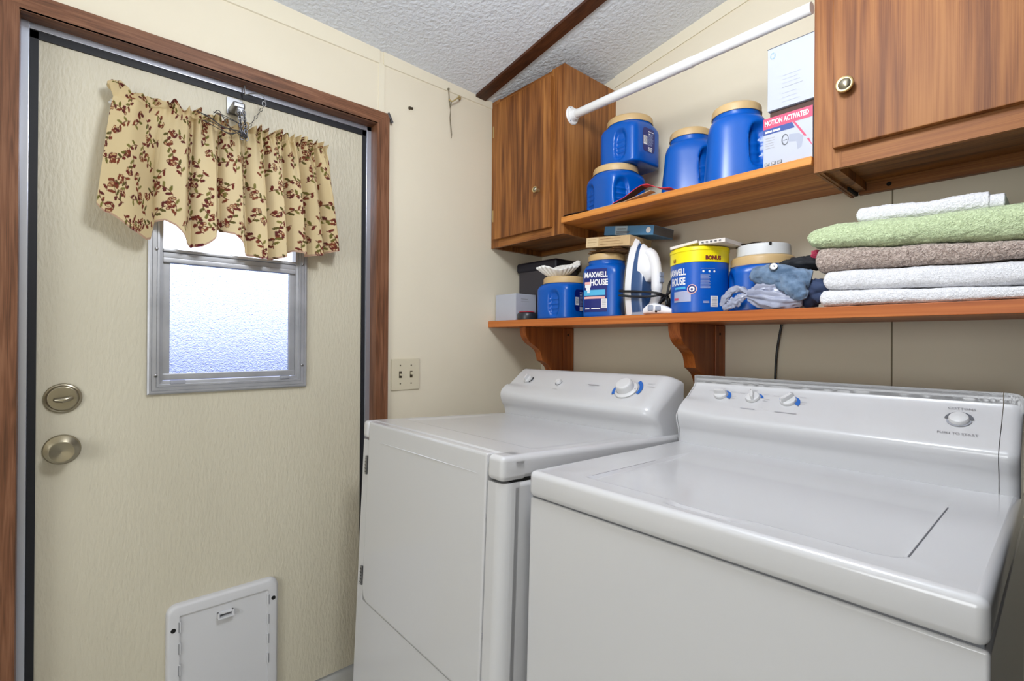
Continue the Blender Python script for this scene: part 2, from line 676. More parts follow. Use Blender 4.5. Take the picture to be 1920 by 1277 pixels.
# dark strip across the ceiling
bm = BM()
a = [Vector((0.0, -0.405, 0)), Vector((0.0, -0.353, 0)), Vector((X1, -0.353, 0)), Vector((X1, -0.405, 0))]
loft(bm, [[Vector((p.x, p.y, zc(p.x, p.y) - 0.010)) for p in a], [Vector((p.x, p.y, zc(p.x, p.y) + .003)) for p in a]])
struct(new_obj('trim_4', bm, M_strip, smooth=False))

# casing round the door: three boards plus jambs
bm = BM()
cw = 0.047
def casing_poly(poly, x0, x1, mi):
    prism(bm, poly, lambda y, z: Vector((x0, y, z)), lambda y, z: Vector((x1, y, z)), mi)
casing_poly([(DY1, 0.0), (DY1 + cw, 0.0), (DY1 + cw, DZ + cw), (DY1, DZ)], -0.001, 0.016, 0)
casing_poly([(DY0 - cw, 0.0), (DY0, 0.0), (DY0, DZ), (DY0 - cw, DZ + cw)], -0.001, 0.016, 0)
casing_poly([(DY0 - cw, DZ + cw), (DY0, DZ), (DY1, DZ), (DY1 + cw, DZ + cw)], -0.001, 0.0155, 1)
rbox(bm, (-0.10, DY1 - 0.001, 0.0), (0.0155, DY1 + .004, DZ), mi=0)
rbox(bm, (-0.10, DY0 - .004, 0.0), (0.0155, DY0 + 0.001, DZ), mi=0)
rbox(bm, (-0.10, DY0, DZ - 0.001), (0.0155, DY1, DZ + .004), mi=1)
bmesh.ops.recalc_face_normals(bm, faces=bm.faces)
struct(new_obj('trim_5', bm, [M_casing, M_casing_h], smooth=False))

# outdoors
bm = BM()
rbox(bm, (-14, -10, -0.7), (-0.12, 8, -0.6))
struct(new_obj('ground', bm, M_outside, smooth=False))

# ------------------------------------------------------------------ the entry door
SX = -0.045           # face of the slab
WY0, WY1, WZ0, WZ1 = -1.492, -1.105, 1.050, 1.760     # window hole
door = bpy.data.objects.new('door_1', None)
COL.objects.link(door)
door.location = (0, 0, 0)
struct(door)
bm = BM()
sy0, sy1, sz1 = -1.741, -0.885, 1.927
rbox(bm, (-0.09, sy0, 0.012), (SX, WY0, sz1))
rbox(bm, (-0.09, WY1, 0.012), (SX, sy1, sz1))
rbox(bm, (-0.09, WY0, 0.012), (SX, WY1, WZ0))
rbox(bm, (-0.09, WY0, WZ1), (SX, WY1, sz1))
new_obj('door_slab', bm, M_door, door, smooth=False)
# weatherstrip and aluminium door frame
bm = BM()
rbox(bm, (-0.10, sy1 - .001, 0.01), (-0.040, -0.872, 1.945))
rbox(bm, (-0.10, -1.757, 0.01), (-0.040, sy0 + .001, 1.945))
rbox(bm, (-0.10, -1.757, sz1 - .001), (-0.040, -0.872, 1.945))
new_obj('weatherstrip', bm, M_black, door, smooth=False)
bm = BM()
rbox(bm, (-0.10, -0.873, 0.0), (-0.033, DY1, DZ), 0.0015)
rbox(bm, (-0.10, DY0, 0.0), (-0.030, -1.756, DZ), 0.0015)
rbox(bm, (-0.10, DY0, 1.944), (-0.033, DY1, DZ), 0.0015)
new_obj('door_frame', bm, M_alu2, door)

# window in the door
win = bpy.data.objects.new('window_1', None)
COL.objects.link(win)
struct(win)
bm = BM()
def frame_ring(bm, y0, y1, z0, z1, prof, mi=0):
    """prof: list of (inset, x) swept round the rectangle with mitred corners"""
    rings = []
    for ins, x in prof:
        rings.append([Vector((x, y0 + ins, z0 + ins)), Vector((x, y1 - ins, z0 + ins)), Vector((x, y1 - ins, z1 - ins)), Vector((x, y0 + ins, z1 - ins))])
    loft(bm, rings, False, False, mi)
frame_ring(bm, -1.516, -1.081, 1.023, 1.79, [(0, SX), (0, -0.036), (0.004, -0.033), (0.009, -0.033), (0.0095, -0.0345), (0.011, -0.033), (0.020, -0.0325), (0.0205, -0.034), (0.022, -0.0325),
                                            (0.027, -0.0325), (0.028, -0.040), (0.036, -0.041), (0.036, -0.075)])
new_obj('window_frame', bm, M_alu, win, smooth=False)
# lower sash
y0, y1 = -1.481, -1.117
bm = BM()
rbox(bm, (-0.062, y0, 1.398), (-0.036, y1, 1.412), 0.002)
rbox(bm, (-0.062, y0, 1.412), (-0.040, y1, 1.428), 0.002)
rbox(bm, (-0.062, y0, 1.428), (-0.034, y1, 1.437), 0.002)
rbox(bm, (-0.062, y0, 1.062), (-0.046, y0 + .018, 1.40), 0.002)
rbox(bm, (-0.062, y1 - .018, 1.062), (-0.046, y1, 1.40), 0.002)
rbox(bm, (-0.062, y0, 1.062), (-0.044, y1, 1.080), 0.002)
sash = new_obj('window_sash', bm, M_alu, win)
bm = BM()
rbox(bm, (-0.0605, y0 + .012, 1.072), (-0.0560, y1 - .012, 1.402))
new_obj('pane', bm, M_obscure, win, smooth=False)
bm = BM()
rbox(bm, (-0.0740, -1.484, 1.40), (-0.0710, -1.113, 1.76))
new_obj('pane', bm, M_clear, win, smooth=False)
bm = BM()
rbox(bm, (-0.046, -1.462, 1.050), (-0.036, -1.425, 1.061), 0.002)
rbox(bm, (-0.046, -1.165, 1.052), (-0.036, -1.135, 1.062), 0.002)
new_obj('latch', bm, M_greyp, win)
for yy, zz in ((-1.497, 1.432), (-1.497, 1.075), (-1.097, 1.095), (-1.097, 1.43)):
    bm = BM()
    lathe(bm, [(0.0, 0), (0.0045, 0), (0.0045, .0012), (0.003, .002), (0, .002)], 14, M=Matrix.Translation((-0.0325, yy, zz)) @ Matrix.Rotation(PI / 2, 4, 'Y'))
    rbox(bm, (-0.0310, yy - .0030, zz - .0005), (-0.0300, yy + .0030, zz + .0005), mi=1)
    new_obj('screw', bm, [M_steel, M_dark], win)

# deadbolt and knob
ky = -1.690
RX = Matrix.Rotation(PI / 2, 4, 'Y')
MK = Matrix.Translation((SX, ky, 1.026))
bm = BM()
lathe(bm, [(0.038, 0.0), (0.038, 0.003), (0.036, 0.0065), (0.0335, 0.0075), (0.032, 0.0065), (0.0305, 0.009), (0.028, 0.010), (0.0, 0.0085)], 40, M=MK @ RX)
t = new_obj('deadbolt', bm, M_nickel, door)
t['label'] = 'aged nickel thumb-turn deadbolt above the knob'
bm = BM()
tube(bm, [MK @ Vector(q) for q in ((0.010, -0.016, -0.002), (0.016, -0.013, -0.003), (0.022, 0.0, -0.004), (0.020, 0.012, -0.001), (0.014, 0.018, 0.001))], [0.0035, .0045, .005, .0045, .004], 10, sx=1.3)
new_obj('thumb_turn', bm, M_nickel, t)
MK = Matrix.Translation((SX, ky - .001, 0.895))
bm = BM()
lathe(bm, [(0.038, 0.0), (0.038, 0.003), (0.0355, 0.007), (0.030, 0.0085), (0.020, 0.012), (0.013, 0.016), (0.013, 0.02), (0.0, 0.02)], 40, M=MK @ RX)
t = new_obj('door_knob', bm, M_nickel, door)
t['label'] = 'aged nickel door knob on a round rose'
bm = BM()
lathe(bm, [(0.012, 0.015), (0.013, 0.020), (0.018, 0.026), (0.0235, 0.034), (0.0255, 0.042), (0.0250, 0.0450), (0.0235, 0.0455), (0.012, 0.0425), (0.0, 0.0400)], 40, M=MK @ RX)
new_obj('handle', bm, M_nickel, t)

# pet door low in the slab
t = thing('pet_door', 'white plastic pet door with slide-in closing panel, low in the entry door', 'pet door', (SX, -1.318, 0.0))
bm = BM()
hw = 0.150
def pring(ins, x, r):
    y0, y1, z0, z1 = -hw + ins, hw - ins, -0.02 + ins + 0.03, 0.415 - ins
    out = []
    for cx, cz, a0 in ((y1 - r, z1 - r, 0), (y0 + r, z1 - r, 90), (y0 + r, z0 + r, 180), (y1 - r, z0 + r, 270)):
        for k in range(6):
            a = R_(a0 + 90 * k / 5)
            out.append(Vector((x, cx + r * math.cos(a), cz + r * math.sin(a))))
    return out
loft(bm, [pring(0, 0.0, .026), pring(0, 0.010, .026), pring(0.003, 0.017, .024), pring(0.009, 0.021, .02), pring(0.031, 0.021, .003), pring(0.031, 0.006, .003)], True, False)
new_obj('frame', bm, M_pet, t)
bm = BM()
rbox(bm, (0.004, -hw + .029, 0.04), (0.0155, hw - .029, 0.385), 0.002)
pan = new_obj('closing_panel', bm, M_pet, t)
bm = BM()
rbox(bm, (0.015, -0.024, 0.340), (0.031, 0.020, 0.344), .001)
rbox(bm, (0.015, -0.024, 0.352), (0.024, 0.020, 0.358), .001)
rbox(bm, (0.015, -0.024, 0.340), (0.030, -0.019, 0.358), .001)
rbox(bm, (0.015, 0.015, 0.340), (0.030, 0.020, 0.358), .001)
rbox(bm, (0.0150, -0.019, 0.345), (0.0165, 0.015, 0.351), mi=1)
new_obj('pull', bm, [M_pet, M_greyd], pan)
for k in range(4):
    for s in (-1, 1):
        bm = BM()
        z = 0.352 - k * 0.062
        rbox(bm, (0.016, s * (hw - .0315) - .003, z - .016), (0.0225, s * (hw - .0315) + .003, z + .016), .0012)
        rbox(bm, (0.0222, s * (hw - .0315) + s * .002 - .0008, z - .015), (0.0229, s * (hw - .0315) + s * .002 + .0008, z + .015), mi=1)
        new_obj('clip', bm, [M_pet, M_greyd], t)
for s in (-1, 1):
    bm = BM()
    lathe(bm, [(0.0, 0), (0.0065, 0), (0.0065, .001), (0.0, .0014)], 16, M=Matrix.Translation((0.0206, s * (hw - .016), 0.352 if s > 0 else 0.347)) @ RX)
    new_obj('screw_hole', bm, M_dark, t)

# ------------------------------------------------------------------ light switch, hooks and nails on the wall
t = thing('light_switch', 'almond double toggle light switch plate on the wall between door casing and dryer', 'light switch', (0, -0.7285, 1.052))
bm = BM()
rbox(bm, (0, -0.060, -0.0585), (0.0055, 0.060, 0.0585), 0.0025, 2)
new_obj('plate', bm, M_switch, t)
for s in (-1, 1):
    bm = BM()
    rbox(bm, (0.0050, s * .023 - .0055, -0.0125), (0.0062, s * .023 + .0055, 0.0125), mi=1)
    rbox(bm, (0.004, s * .023 - .0035, -0.004 if s < 0 else -.001), (0.017, s * .023 + .0035, 0.003 if s < 0 else 0.009), .001, mi=0)
    new_obj('toggle', bm, [M_switch, M_gap], t)
    for z in (-0.034, 0.034):
        bm = BM()
        lathe(bm, [(0, 0), (0.0028, 0), (0.0028, .0008), (0, .001)], 12, M=Matrix.Translation((0.0052, s * .023, z)) @ RX)
        new_obj('screw', bm, M_gap, t)
bm = BM()
lathe(bm, [(0, 0), (.004, 0), (.006, .004), (.004, .010), (0, .011)], 12, M=Matrix.Translation((0.0, -0.719, 2.062)) @ RX)
lathe(bm, [(0, 0), (.003, 0), (.005, .004), (.003, .008), (0, .009)], 12, M=Matrix.Translation((0.0, -0.7085, 2.064)) @ RX)
tag(new_obj('wall_anchor', bm, M_gap), 'small dark screw anchor in the wall between door casing and the twine hook', 'screw anchor')
t = thing('wall_hook', 'old brass wall hook with twine hanging from it, near the left cabinet', 'hook', (0.0, -0.5, 2.17))
bm = BM()
lathe(bm, [(0, 0), (.008, 0), (.009, .003), (.005, .008), (0, .009)], 12, M=Matrix.Translation((0.003, 0.010, 0.006)) @ RX)
tube(bm, smooth_path([(0.01, 0.010, 0.006), (0.028, 0.0, -0.004), (0.040, -0.022, -0.018), (0.030, -0.042, -0.034), (0.014, -0.045, -0.022)]), 0.0028, 8)
new_obj('hook', bm, M_brass, t)
bm = BM()
tube(bm, [(0.009, -0.045, 0.024), (0.012, -0.044, -0.02), (0.014, -0.040, -0.05)], 0.0020, 6)
tube(bm, [(0.018, -0.040, -0.03), (0.010, -0.036, -0.10), (0.008, -0.028, -0.155), (0.010, -0.031, -0.172)], 0.0012, 6)
tube(bm, [(0.016, -0.036, -0.03), (0.008, -0.038, -0.09), (0.007, -0.030, -0.16)], 0.0010, 6)
lathe(bm, [(0, 0), (.005, 0), (.004, .008), (0, .009)], 10, M=Matrix.Translation((0.003, -0.045, 0.022)) @ RX)
new_obj('twine', bm, mat('grey_twine', (120, 112, 92), 0.8), t)
bm = BM()
rbox(bm, (0.0145, -0.017, -0.003), (0.018, 0.017, 0.003), M=Matrix.Translation((0, -0.805, 1.992)) @ Matrix.Rotation(R_(-62), 4, 'X'), mi=0)
rbox(bm, (0.001, -0.018, -0.002), (0.018, 0.018, 0.002), M=Matrix.Translation((0, -0.8035, 1.996)) @ Matrix.Rotation(R_(-62), 4, 'X'), mi=0)
tag(new_obj('metal_clip', bm, M_steel), 'bent silver metal clip on the upper right corner of the door casing', 'clip')

# ================================================================== BIG FIXTURES
def knob(parent, loc, r, mats=None):
    """brass cabinet knob facing -y"""
    bm = BM()
    Rm = Matrix.Translation(loc) @ Matrix.Rotation(PI / 2, 4, 'X')
    lathe(bm, [(0, 0), (r * .55, 0), (r * .45, .004), (r * .45, .010), (r * .8, .014), (r, .017), (r, .0195), (r * .93, .0215), (r * .80, .0205), (r * .74, .0205)], 28, 0, Rm)
    lathe(bm, [(r * .75, .0195), (r * .72, .0205), (r * .55, .0235), (r * .25, .0252), (0, .0256)], 28, 1, Rm)
    return new_obj('knob', bm, mats or [M_brass, M_nickel], parent)


# ---- left wall cabinet
cx1, cz0, cz1 = 0.4225, 1.580, 2.212
t = thing('wall_cabinet', 'small dark wooden wall cabinet in the corner, left of the upper shelf', 'cabinet', (0.002, 0, 0))
bm = BM()
def ztop(x, y):
    return min(cz1, zc(x, y) - 0.001)
def vbox(bm, x0, x1, y0, y1, z0, mi=0):
    b = [Vector((x0, y0, z0)), Vector((x1, y0, z0)), Vector((x1, y1, z0)), Vector((x0, y1, z0))]
    loft(bm, [b, [Vector((p.x, p.y, ztop(p.x, p.y))) for p in b]], mi=mi)
vbox(bm, cx1 - .016, cx1, -0.300, -0.001, cz0)              # right side
vbox(bm, 0.0, 0.014, -0.300, -0.001, cz0)
rbox(bm, (0.014, -0.300, cz0 + .022), (cx1 - .016, -0.001, cz0 + .034), mi=1)
rbox(bm, (0.014, -0.018, cz0 + .001), (cx1 - .016, -0.001, cz0 + .022), mi=1)
rbox(bm, (0.014, -0.300, cz1 - .030), (cx1 - .016, -0.001, cz1 - .018), mi=1)
new_obj('carcass', bm, [M_cab, M_cab_x], t, smooth=False)
bm = BM()
vbox(bm, 0.0, 0.052, -0.3135, -0.2995, cz0)
vbox(bm, cx1 - .064, cx1 + .0005, -0.3135, -0.2995, cz0)
rbox(bm, (0.052, -0.3132, cz0), (cx1 - .064, -0.2995, cz0 + .044), mi=1)
rbox(bm, (0.052, -0.3132, 2.178), (cx1 - .064, -0.2995, 2.208), mi=1)
new_obj('face_frame', bm, [M_cab, M_cab_x], t, smooth=False)
bm = BM()
rbox(bm, (0.030, -0.330, 1.612), (0.366, -0.3137, 2.186), 0.003, 2)
d = new_obj('cabinet_door', bm, M_cab, t)
knob(d, (0.305, -0.330, 1.762), 0.0125)
for z in (2.075, 1.715):
    bm = BM()
    rbox(bm, (0.020, -0.326, z - .025), (0.0296, -0.3138, z + .025), 0.002)
    new_obj('hinge', bm, M_brass, d)

# ---- right wall cabinet
rx0, rx1, rz0 = 1.2535, 1.764, 1.597
t = thing('wall_cabinet', 'large light wooden wall cabinet on the right, above the folded towels', 'cabinet', (0, 0, 0))
bm = BM()
def vbox2(bm, x0, x1, y0, y1, z0, mi=0):
    b = [Vector((x0, y0, z0)), Vector((x1, y0, z0)), Vector((x1, y1, z0)), Vector((x0, y1, z0))]
    loft(bm, [b, [Vector((p.x, p.y, zc(p.x, p.y) - .001)) for p in b]], mi=mi)
vbox2(bm, rx0, rx0 + .006, -0.300, -0.001, rz0)
vbox2(bm, rx1 - .016, rx1, -0.300, -0.001, rz0)
rbox(bm, (rx0 + .006, -0.300, rz0 + .034), (rx1 - .016, -0.001, rz0 + .046), mi=1)
rbox(bm, (rx0 + .022, -0.018, rz0 + .002), (rx1 - .016, -0.001, rz0 + .034), mi=1)
rbox(bm, (rx0 + .006, -0.2995, rz0 + .002), (rx0 + .013, -0.001, rz0 + .034), mi=2)
rbox(bm, (rx0 + .013, -0.2995, rz0 + .010), (rx0 + .040, -0.018, rz0 + .034), mi=2)
rbox(bm, (rx0 + .012, -0.090, rz0 + .002), (rx0 + .018, -0.006, rz0 + .012), mi=3)
lathe(bm, [(0, 0), (.006, 0), (.005, .003), (0, .003)], 12, 3, Matrix.Translation((1.345, -0.018, rz0 + .017)) @ Matrix.Rotation(PI / 2, 4, 'X'))
new_obj('carcass', bm, [M_cab, M_cab_x, M_cab, M_dark], t, smooth=False)
bm = BM()
vbox2(bm, rx0, rx0 + .058, -0.3145, -0.2995, rz0)
vbox2(bm, rx1 - .055, rx1, -0.3145, -0.2995, rz0)
rbox(bm, (rx0 + .058, -0.3140, rz0), (rx1 - .055, -0.2995, rz0 + .050), mi=1)
rbox(bm, (rx0 + .058, -0.3140, 2.395), (rx1 - .055, -0.2995, 2.415), mi=1)
new_obj('face_frame', bm, [M_cab2, M_cab2_x], t, smooth=False)
bm = BM()
rbox(bm, (1.297, -0.332, 1.641), (1.722, -0.3146, 2.40), 0.003, 2)
d = new_obj('cabinet_door', bm, M_cab2, t)
knob(d, (1.327, -0.332, 1.776), 0.0185)

# ---- upper and lower shelves
bm = BM()
rbox(bm, (0.4240, -0.328, 1.616), (1.2530, -0.001, 1.637), 0.0015, 1)
o = new_obj('upper_shelf', bm, M_shelf, smooth=True)
tag(o, 'orange-brown wooden upper shelf running between the two wall cabinets', 'shelf')
bm = BM()
rbox(bm, (0.001, -0.3274, 1.2390), (1.764, -0.001, 1.2665), 0.002, 2)
o = new_obj('lower_shelf', bm, M_shelf2)
tag(o, 'long reddish-brown wooden lower shelf above the dryer and washer', 'shelf')

def bracket(x0, x1, label):
    t = thing('shelf_bracket', label, 'bracket', (x1, 0, 1.2385), group='wooden brackets under the lower shelf')
    wdt = x1 - x0
    prof = smooth_path([(-0.293, 0.0, 0), (-0.292, -0.022, 0), (-0.282, -0.047, 0), (-0.262, -0.066, 0), (-0.232, -0.082, 0), (-0.208, -0.100, 0), (-0.198, -0.125, 0), (-0.194, -0.140, 0)], 5)
    prof += smooth_path([(-0.180, -0.146, 0), (-0.160, -0.158, 0), (-0.146, -0.172, 0), (-0.132, -0.200, 0)], 4)
    poly = [(p.x, p.y) for p in prof] + [(-0.020, -0.200), (-0.020, 0.0)]
    bm = BM()
    prism(bm, poly, lambda y, z: Vector((-wdt, y, z)), lambda y, z: Vector((0, y, z)))
    bmesh.ops.recalc_face_normals(bm, faces=bm.faces)
    new_obj('scroll', bm, M_brack, t, angle=30)
    bm = BM()
    rbox(bm, (-wdt - .002, -0.068, -0.22), (0.004, -0.0005, 0.0), 0.003, 2)
    lathe(bm, [(0, 0), (.005, 0), (.004, .0012), (0, .0012)], 12, 1, Matrix.Translation((0.004, -0.040, -0.030)) @ RX)
    new_obj('back_rail', bm, [M_brack, M_dark], t)
bracket(0.166, 0.200, 'curved wooden shelf bracket under the lower shelf near the corner, above the dryer')
bracket(0.845, 0.884, 'curved wooden shelf bracket under the lower shelf, between dryer and washer')

# ---- white closet rod
A = Vector((cx1 + 0.0025, -0.271, 2.029))
B = Vector((rx0, -0.331, 1.997))
t = thing('closet_rod', 'white painted closet rod with round flange, spanning between the two wall cabinets', 'rod', A)
dirv = (B - A)
L = dirv.length
Mr = Matrix.Translation((0, 0, 0)) @ dirv.to_track_quat('Z', 'Y').to_matrix().to_4x4()
bm = BM()
lathe(bm, [(0.0135, .003), (0.0155, .003), (0.0155, L * .60), (0.0160, L * .603), (0.0160, L * .606), (0.0142, L * .609), (0.0142, L - .001), (0, L - .001)], 32, 0, Mr)
tube(bm, [Mr @ Vector((0.0147 * math.cos(a), 0.0147 * math.sin(a), z)) for a, z in ((2.2, L * .60), (2.45, L * .575), (2.6, L * .55), (2.95, L * .52), (3.05, L * .50))], 0.0009, 5, 1)
tube(bm, [Mr @ Vector((0.0138 * math.cos(a), 0.0138 * math.sin(a), z)) for a, z in ((2.9, L * .72), (2.75, L * .77), (2.85, L * .80), (2.7, L * .86), (2.8, L * .9))], 0.0008, 5, 1)
new_obj('pole', bm, [M_pvc, M_greyl], t)
bm = BM()
Mf = Matrix.Rotation(PI / 2, 4, 'Y')
lathe(bm, [(0, -0.002), (0.034, -0.002), (0.034, .001), (0.031, .0045), (0.023, .006), (0.021, .012), (0.0185, .022), (0.0158, .022)], 36, 0, Mf)
for a in (90, 210, 330):
    lathe(bm, [(0, 0), (.003, 0), (.002, .001), (0, .001)], 10, 1, Mf @ Matrix.Translation((0.0275 * math.cos(R_(a)), 0.0275 * math.sin(R_(a)), .005)))
new_obj('flange', bm, [M_pvc, M_greyp], t)

# ================================================================== DRYER AND WASHER
def grooved_top(bm, x0, x1, y0, y1, z, fn, nx, ny):
    grid(bm, lambda a, b: Vector((x0 + (x1 - x0) * a, y0 + (y1 - y0) * b, z + fn(x0 + (x1 - x0) * a, y0 + (y1 - y0) * b))), nx, ny)


def sstep(a, b, x):
    if a == b:
        return 1.0 if x > a else 0.0
    t = max(0.0, min(1.0, (x - a) / (b - a)))
    return t * t * (3 - 2 * t)


def console(bm, x0, x1, prof, r0, r1, depth_mid, nseg=64, swoop=True):
    """profile (y,z) lofted along x, its ends rounded inwards by radius r0 / r1; crease swoops down from the left"""
    rings = []
    for i in range(nseg + 1):
        u = i / nseg
        # cosine spacing keeps the ends dense
        x = x0 + (x1 - x0) * (0.5 - 0.5 * math.cos(PI * u))
        s = 0.0
        if r0 and x - x0 < r0:
            s = r0 - math.sqrt(max(0, r0 * r0 - (r0 - (x - x0)) ** 2))
        if r1 and x1 - x < r1:
            s = r1 - math.sqrt(max(0, r1 * r1 - (r1 - (x1 - x)) ** 2))
        ring = []
        zb, zt = prof[0][1], max(p[1] for p in prof)
        yb = prof[-1][0]
        for (y, z) in prof:
            f = s
            yy = min(y + f * 0.9, yb)
            k = (z - zb) / (zt - zb)
            zz = z - f * 0.55 * k
            if swoop and 0.25 < k < 0.75 and y < depth_mid:
                zz += 0.012 * math.exp(-((x - x0) / 0.09)) * math.sin(PI * (k - .25) / .5)
            ring.append(Vector((x, yy, zz)))
        rings.append(ring)
    loft(bm, rings, True, True)


def prof_curve(pts, sub=5):
    return [(p.x, p.y) for p in smooth_path([(a, b, 0) for a, b in pts], sub)]


def dial(parent, P, nrm_z, r, h, kind, rot, mats=None, scale=1.0):
    pass


class Slant:
    """the sloping control face: point(u, v, h) with u along x, v up the slope, h off the face"""
    def __init__(s, A, B):
        s.A = Vector((0, A[0], A[1]))
        s.t = (Vector((0, B[0], B[1])) - s.A).normalized()
        s.n = Vector((0, -s.t.z, s.t.y))

    def v_of(s, y):
        return (y - s.A.y) / s.t.y

    def p(s, u, v, h=0.0):
        return Vector((u, 0, 0)) + s.A + s.t * v + s.n * h

    def M(s, u, v, rot=0.0, h=0.0):
        m = Matrix((Vector((1, 0, 0)), s.t, s.n)).transposed().to_4x4()
        return Matrix.Translation(s.p(u, v, h)) @ m @ Matrix.Rotation(rot, 4, 'Z')


def arc_patch(bm, S, u, v, r0, r1, a0, a1, h, mi=0, n=16, taper=False):
    rows = []
    for i in range(n + 1):
        a = R_(a0 + (a1 - a0) * i / n)
        k = (i / n) if taper else 1.0
        ro = r0 + (r1 - r0) * (k if taper else 1)
        rows.append([bm.verts.new(S.p(u + r0 * math.cos(a), v + r0 * math.sin(a), h)), bm.verts.new(S.p(u + ro * math.cos(a), v + ro * math.sin(a), h))])
    for a, b in zip(rows, rows[1:]):
        try:
            f = bm.faces.new((a[0], a[1], b[1], b[0]))
            f.material_index = mi
        except ValueError:
            pass


def bar_knob(parent, S, u, v, r, rot, name='dial_knob'):
    """flat disc with a raised finger bar"""
    M = S.M(u, v, rot)
    bm = BM()
    lathe(bm, [(0, 0), (r, 0), (r, .004), (r * .94, .0065), (r * .80, .0075), (0, .0075)], 36, 0, M)
    ring = []
    for z, k in ((.006, 1.0), (.016, .92), (.0185, .75)):
        rr = []
        for x, y in ((-r * .92, -r * .16), (-r * .5, -r * .27), (r * .5, -r * .27), (r * .95, -r * .14), (r * .95, r * .14), (r * .5, r * .27), (-r * .5, r * .27), (-r * .92, r * .16)):
            rr.append(M @ Vector((x * (0.97 if k < 1 else 1) * (.9 if k < .8 else 1), y * k, z)))
        ring.append(rr)
    loft(bm, ring, False, True)
    lathe(bm, [(0, .0186), (.0013, .0186), (0, .0190)], 8, 1, M @ Matrix.Translation((r * .72, 0, 0)))
    return new_obj(name, bm, [M_white2, M_greyd], parent)


WD = (0.2225, -1.027, 0.0)
WW, WH = 0.690, 0.933
t = thing('dryer', 'white clothes dryer with hinged front door and one large control dial, left of the washer', 'dryer', WD, (R_(-2.65), R_(-0.7), R_(-1.5)))
bm = BM()
rbox(bm, (0.0, 0.014, 0.02), (WW, 0.69, 0.878), 0.012, 3)
new_obj('cabinet_body', bm, M_white, t)
bm = BM()
rbox(bm, (0.006, 0.020, 0.872), (WW - .006, 0.685, 0.884), mi=0)
rbox(bm, (0.0385, 0.006, 0.395), (0.6345, 0.016, 0.92), mi=0)
new_obj('shadow_gap', bm, M_gap if False else M_dark, t, smooth=False)
# top: full slab whose front lip is cut out for the door
bm = BM()
yf = 0.012
rbox(bm, (0.0, yf, 0.882), (WW, 0.69, WH), 0.013, 4, open_top=True)
def dtop(x, y):
    # long shallow step running across behind the door, fading towards the back
    s = sstep(.03, .06, x) * (1 - sstep(.62, .655, x))
    return -0.0035 * s * sstep(.115, .122, y) * (1 - sstep(.30, .50, y))
grooved_top(bm, 0.013, WW - .013, yf + .013, 0.69 - .013, WH, dtop, 90, 110)
rbox(bm, (0.636, -0.012, 0.880), (WW, 0.06, WH), 0.012, 4)
rbox(bm, (0.0, -0.010, 0.880), (0.0385, 0.06, WH - .0005), 0.012, 4)
new_obj('top_cover', bm, M_white, t)
# front: raised door, fixed panel below, rounded corner post at the right
bm = BM()
def rpoly(y, ins, zt):
    x0, x1, z0, z1 = 0.0405 + ins, 0.6330 - ins, 0.402 + ins, zt - ins
    out = []
    for cx, cz, a0, r in ((x1 - .004, z1 - .004, 0, .004), (x0 + .004, z1 - .004, 90, .004), (x0 + .035, z0 + .035, 180, .035), (x1 - .006, z0 + .006, 270, .006)):
        for k in range(7):
            a = R_(a0 + 90 * k / 6)
            out.append(Vector((cx + r * math.cos(a), y, cz + r * math.sin(a))))
    return out
loft(bm, [rpoly(0.012, 0, WH - .001), rpoly(-0.004, 0, WH - .001), rpoly(-0.0075, 0.0015, WH - .001), rpoly(-0.009, 0.005, WH - .001), rpoly(-0.009, 0.0075, WH - .001)], True, True)
dd = new_obj('front_door', bm, M_white, t)
# shallow embossed line near the top of the door
bm = BM()
tube(bm, [(0.125, -0.0092, 0.879), (0.35, -0.0092, 0.882), (0.598, -0.0092, 0.884)], [0.0008, .0016, .0004], 6)
new_obj('embossed_line', bm, M_white, dd)
bm = BM()
rbox(bm, (0.0, -0.0065, 0.02), (0.6335, 0.02, 0.3995), 0.004, 2)
rbox(bm, (0.0, -0.0065, 0.3995 - .01), (0.0385, 0.02, 0.876), 0.004, 2)
new_obj('front_panel', bm, M_white, t)
bm = BM()
xp = 0.6365
def post(z):
    out = [Vector((xp, 0.025, z)), Vector((xp, -0.006, z)), Vector((xp + .003, -0.009, z))]
    cx, cy, r = WW - .026, -0.009 + .026, .026
    for k in range(9):
        a = R_(-90 + 90 * k / 8)
        out.append(Vector((cx + r * math.cos(a), cy + r * math.sin(a), z)))
    out += [Vector((WW, 0.036, z)), Vector((WW - .004, 0.040, z))]
    return out
loft(bm, [post(.02), post(0.8765)])
new_obj('corner_post', bm, M_white, t, angle=30)
for z in (0.800, 0.470):
    bm = BM()
    rbox(bm, (0.029, -0.0115, z - .028), (0.0385, -0.005, z + .028), 0.001)
    for k in range(5):
        rbox(bm, (0.0285, -0.0122, z - .0205 + k * .010), (0.039, -0.0112, z - .0195 + k * .010), mi=1)
    new_obj('hinge', bm, [M_steel, M_dark], dd)
for z in (0.80, 0.55, 0.36, 0.25):
    bm = BM()
    rbox(bm, (0.6332, -0.0075, z - .004), (0.6362, -0.004, z + .004))
    new_obj('bumper', bm, M_greyl, t)
# console
bm = BM()
pf = prof_curve([(0.550, 0.932), (0.546, 0.950), (0.541, 0.962), (0.531, 0.975), (0.5235, 0.990), (0.5245, 1.004), (0.535, 1.018), (0.575, 1.050), (0.615, 1.083), (0.630, 1.095), (0.640, 1.101), (0.652, 1.1025), (0.664, 1.098), (0.670, 1.085)], 4) + [(0.680, 1.0), (0.688, 0.932)]
console(bm, 0.012, WW - .012, pf, 0.004, 0.045, 0.56)
con = new_obj('console', bm, M_white, t, angle=60)
S = Slant((0.5235, 1.0085), (0.6160, 1.0845))
S.A += S.n * 0.0010
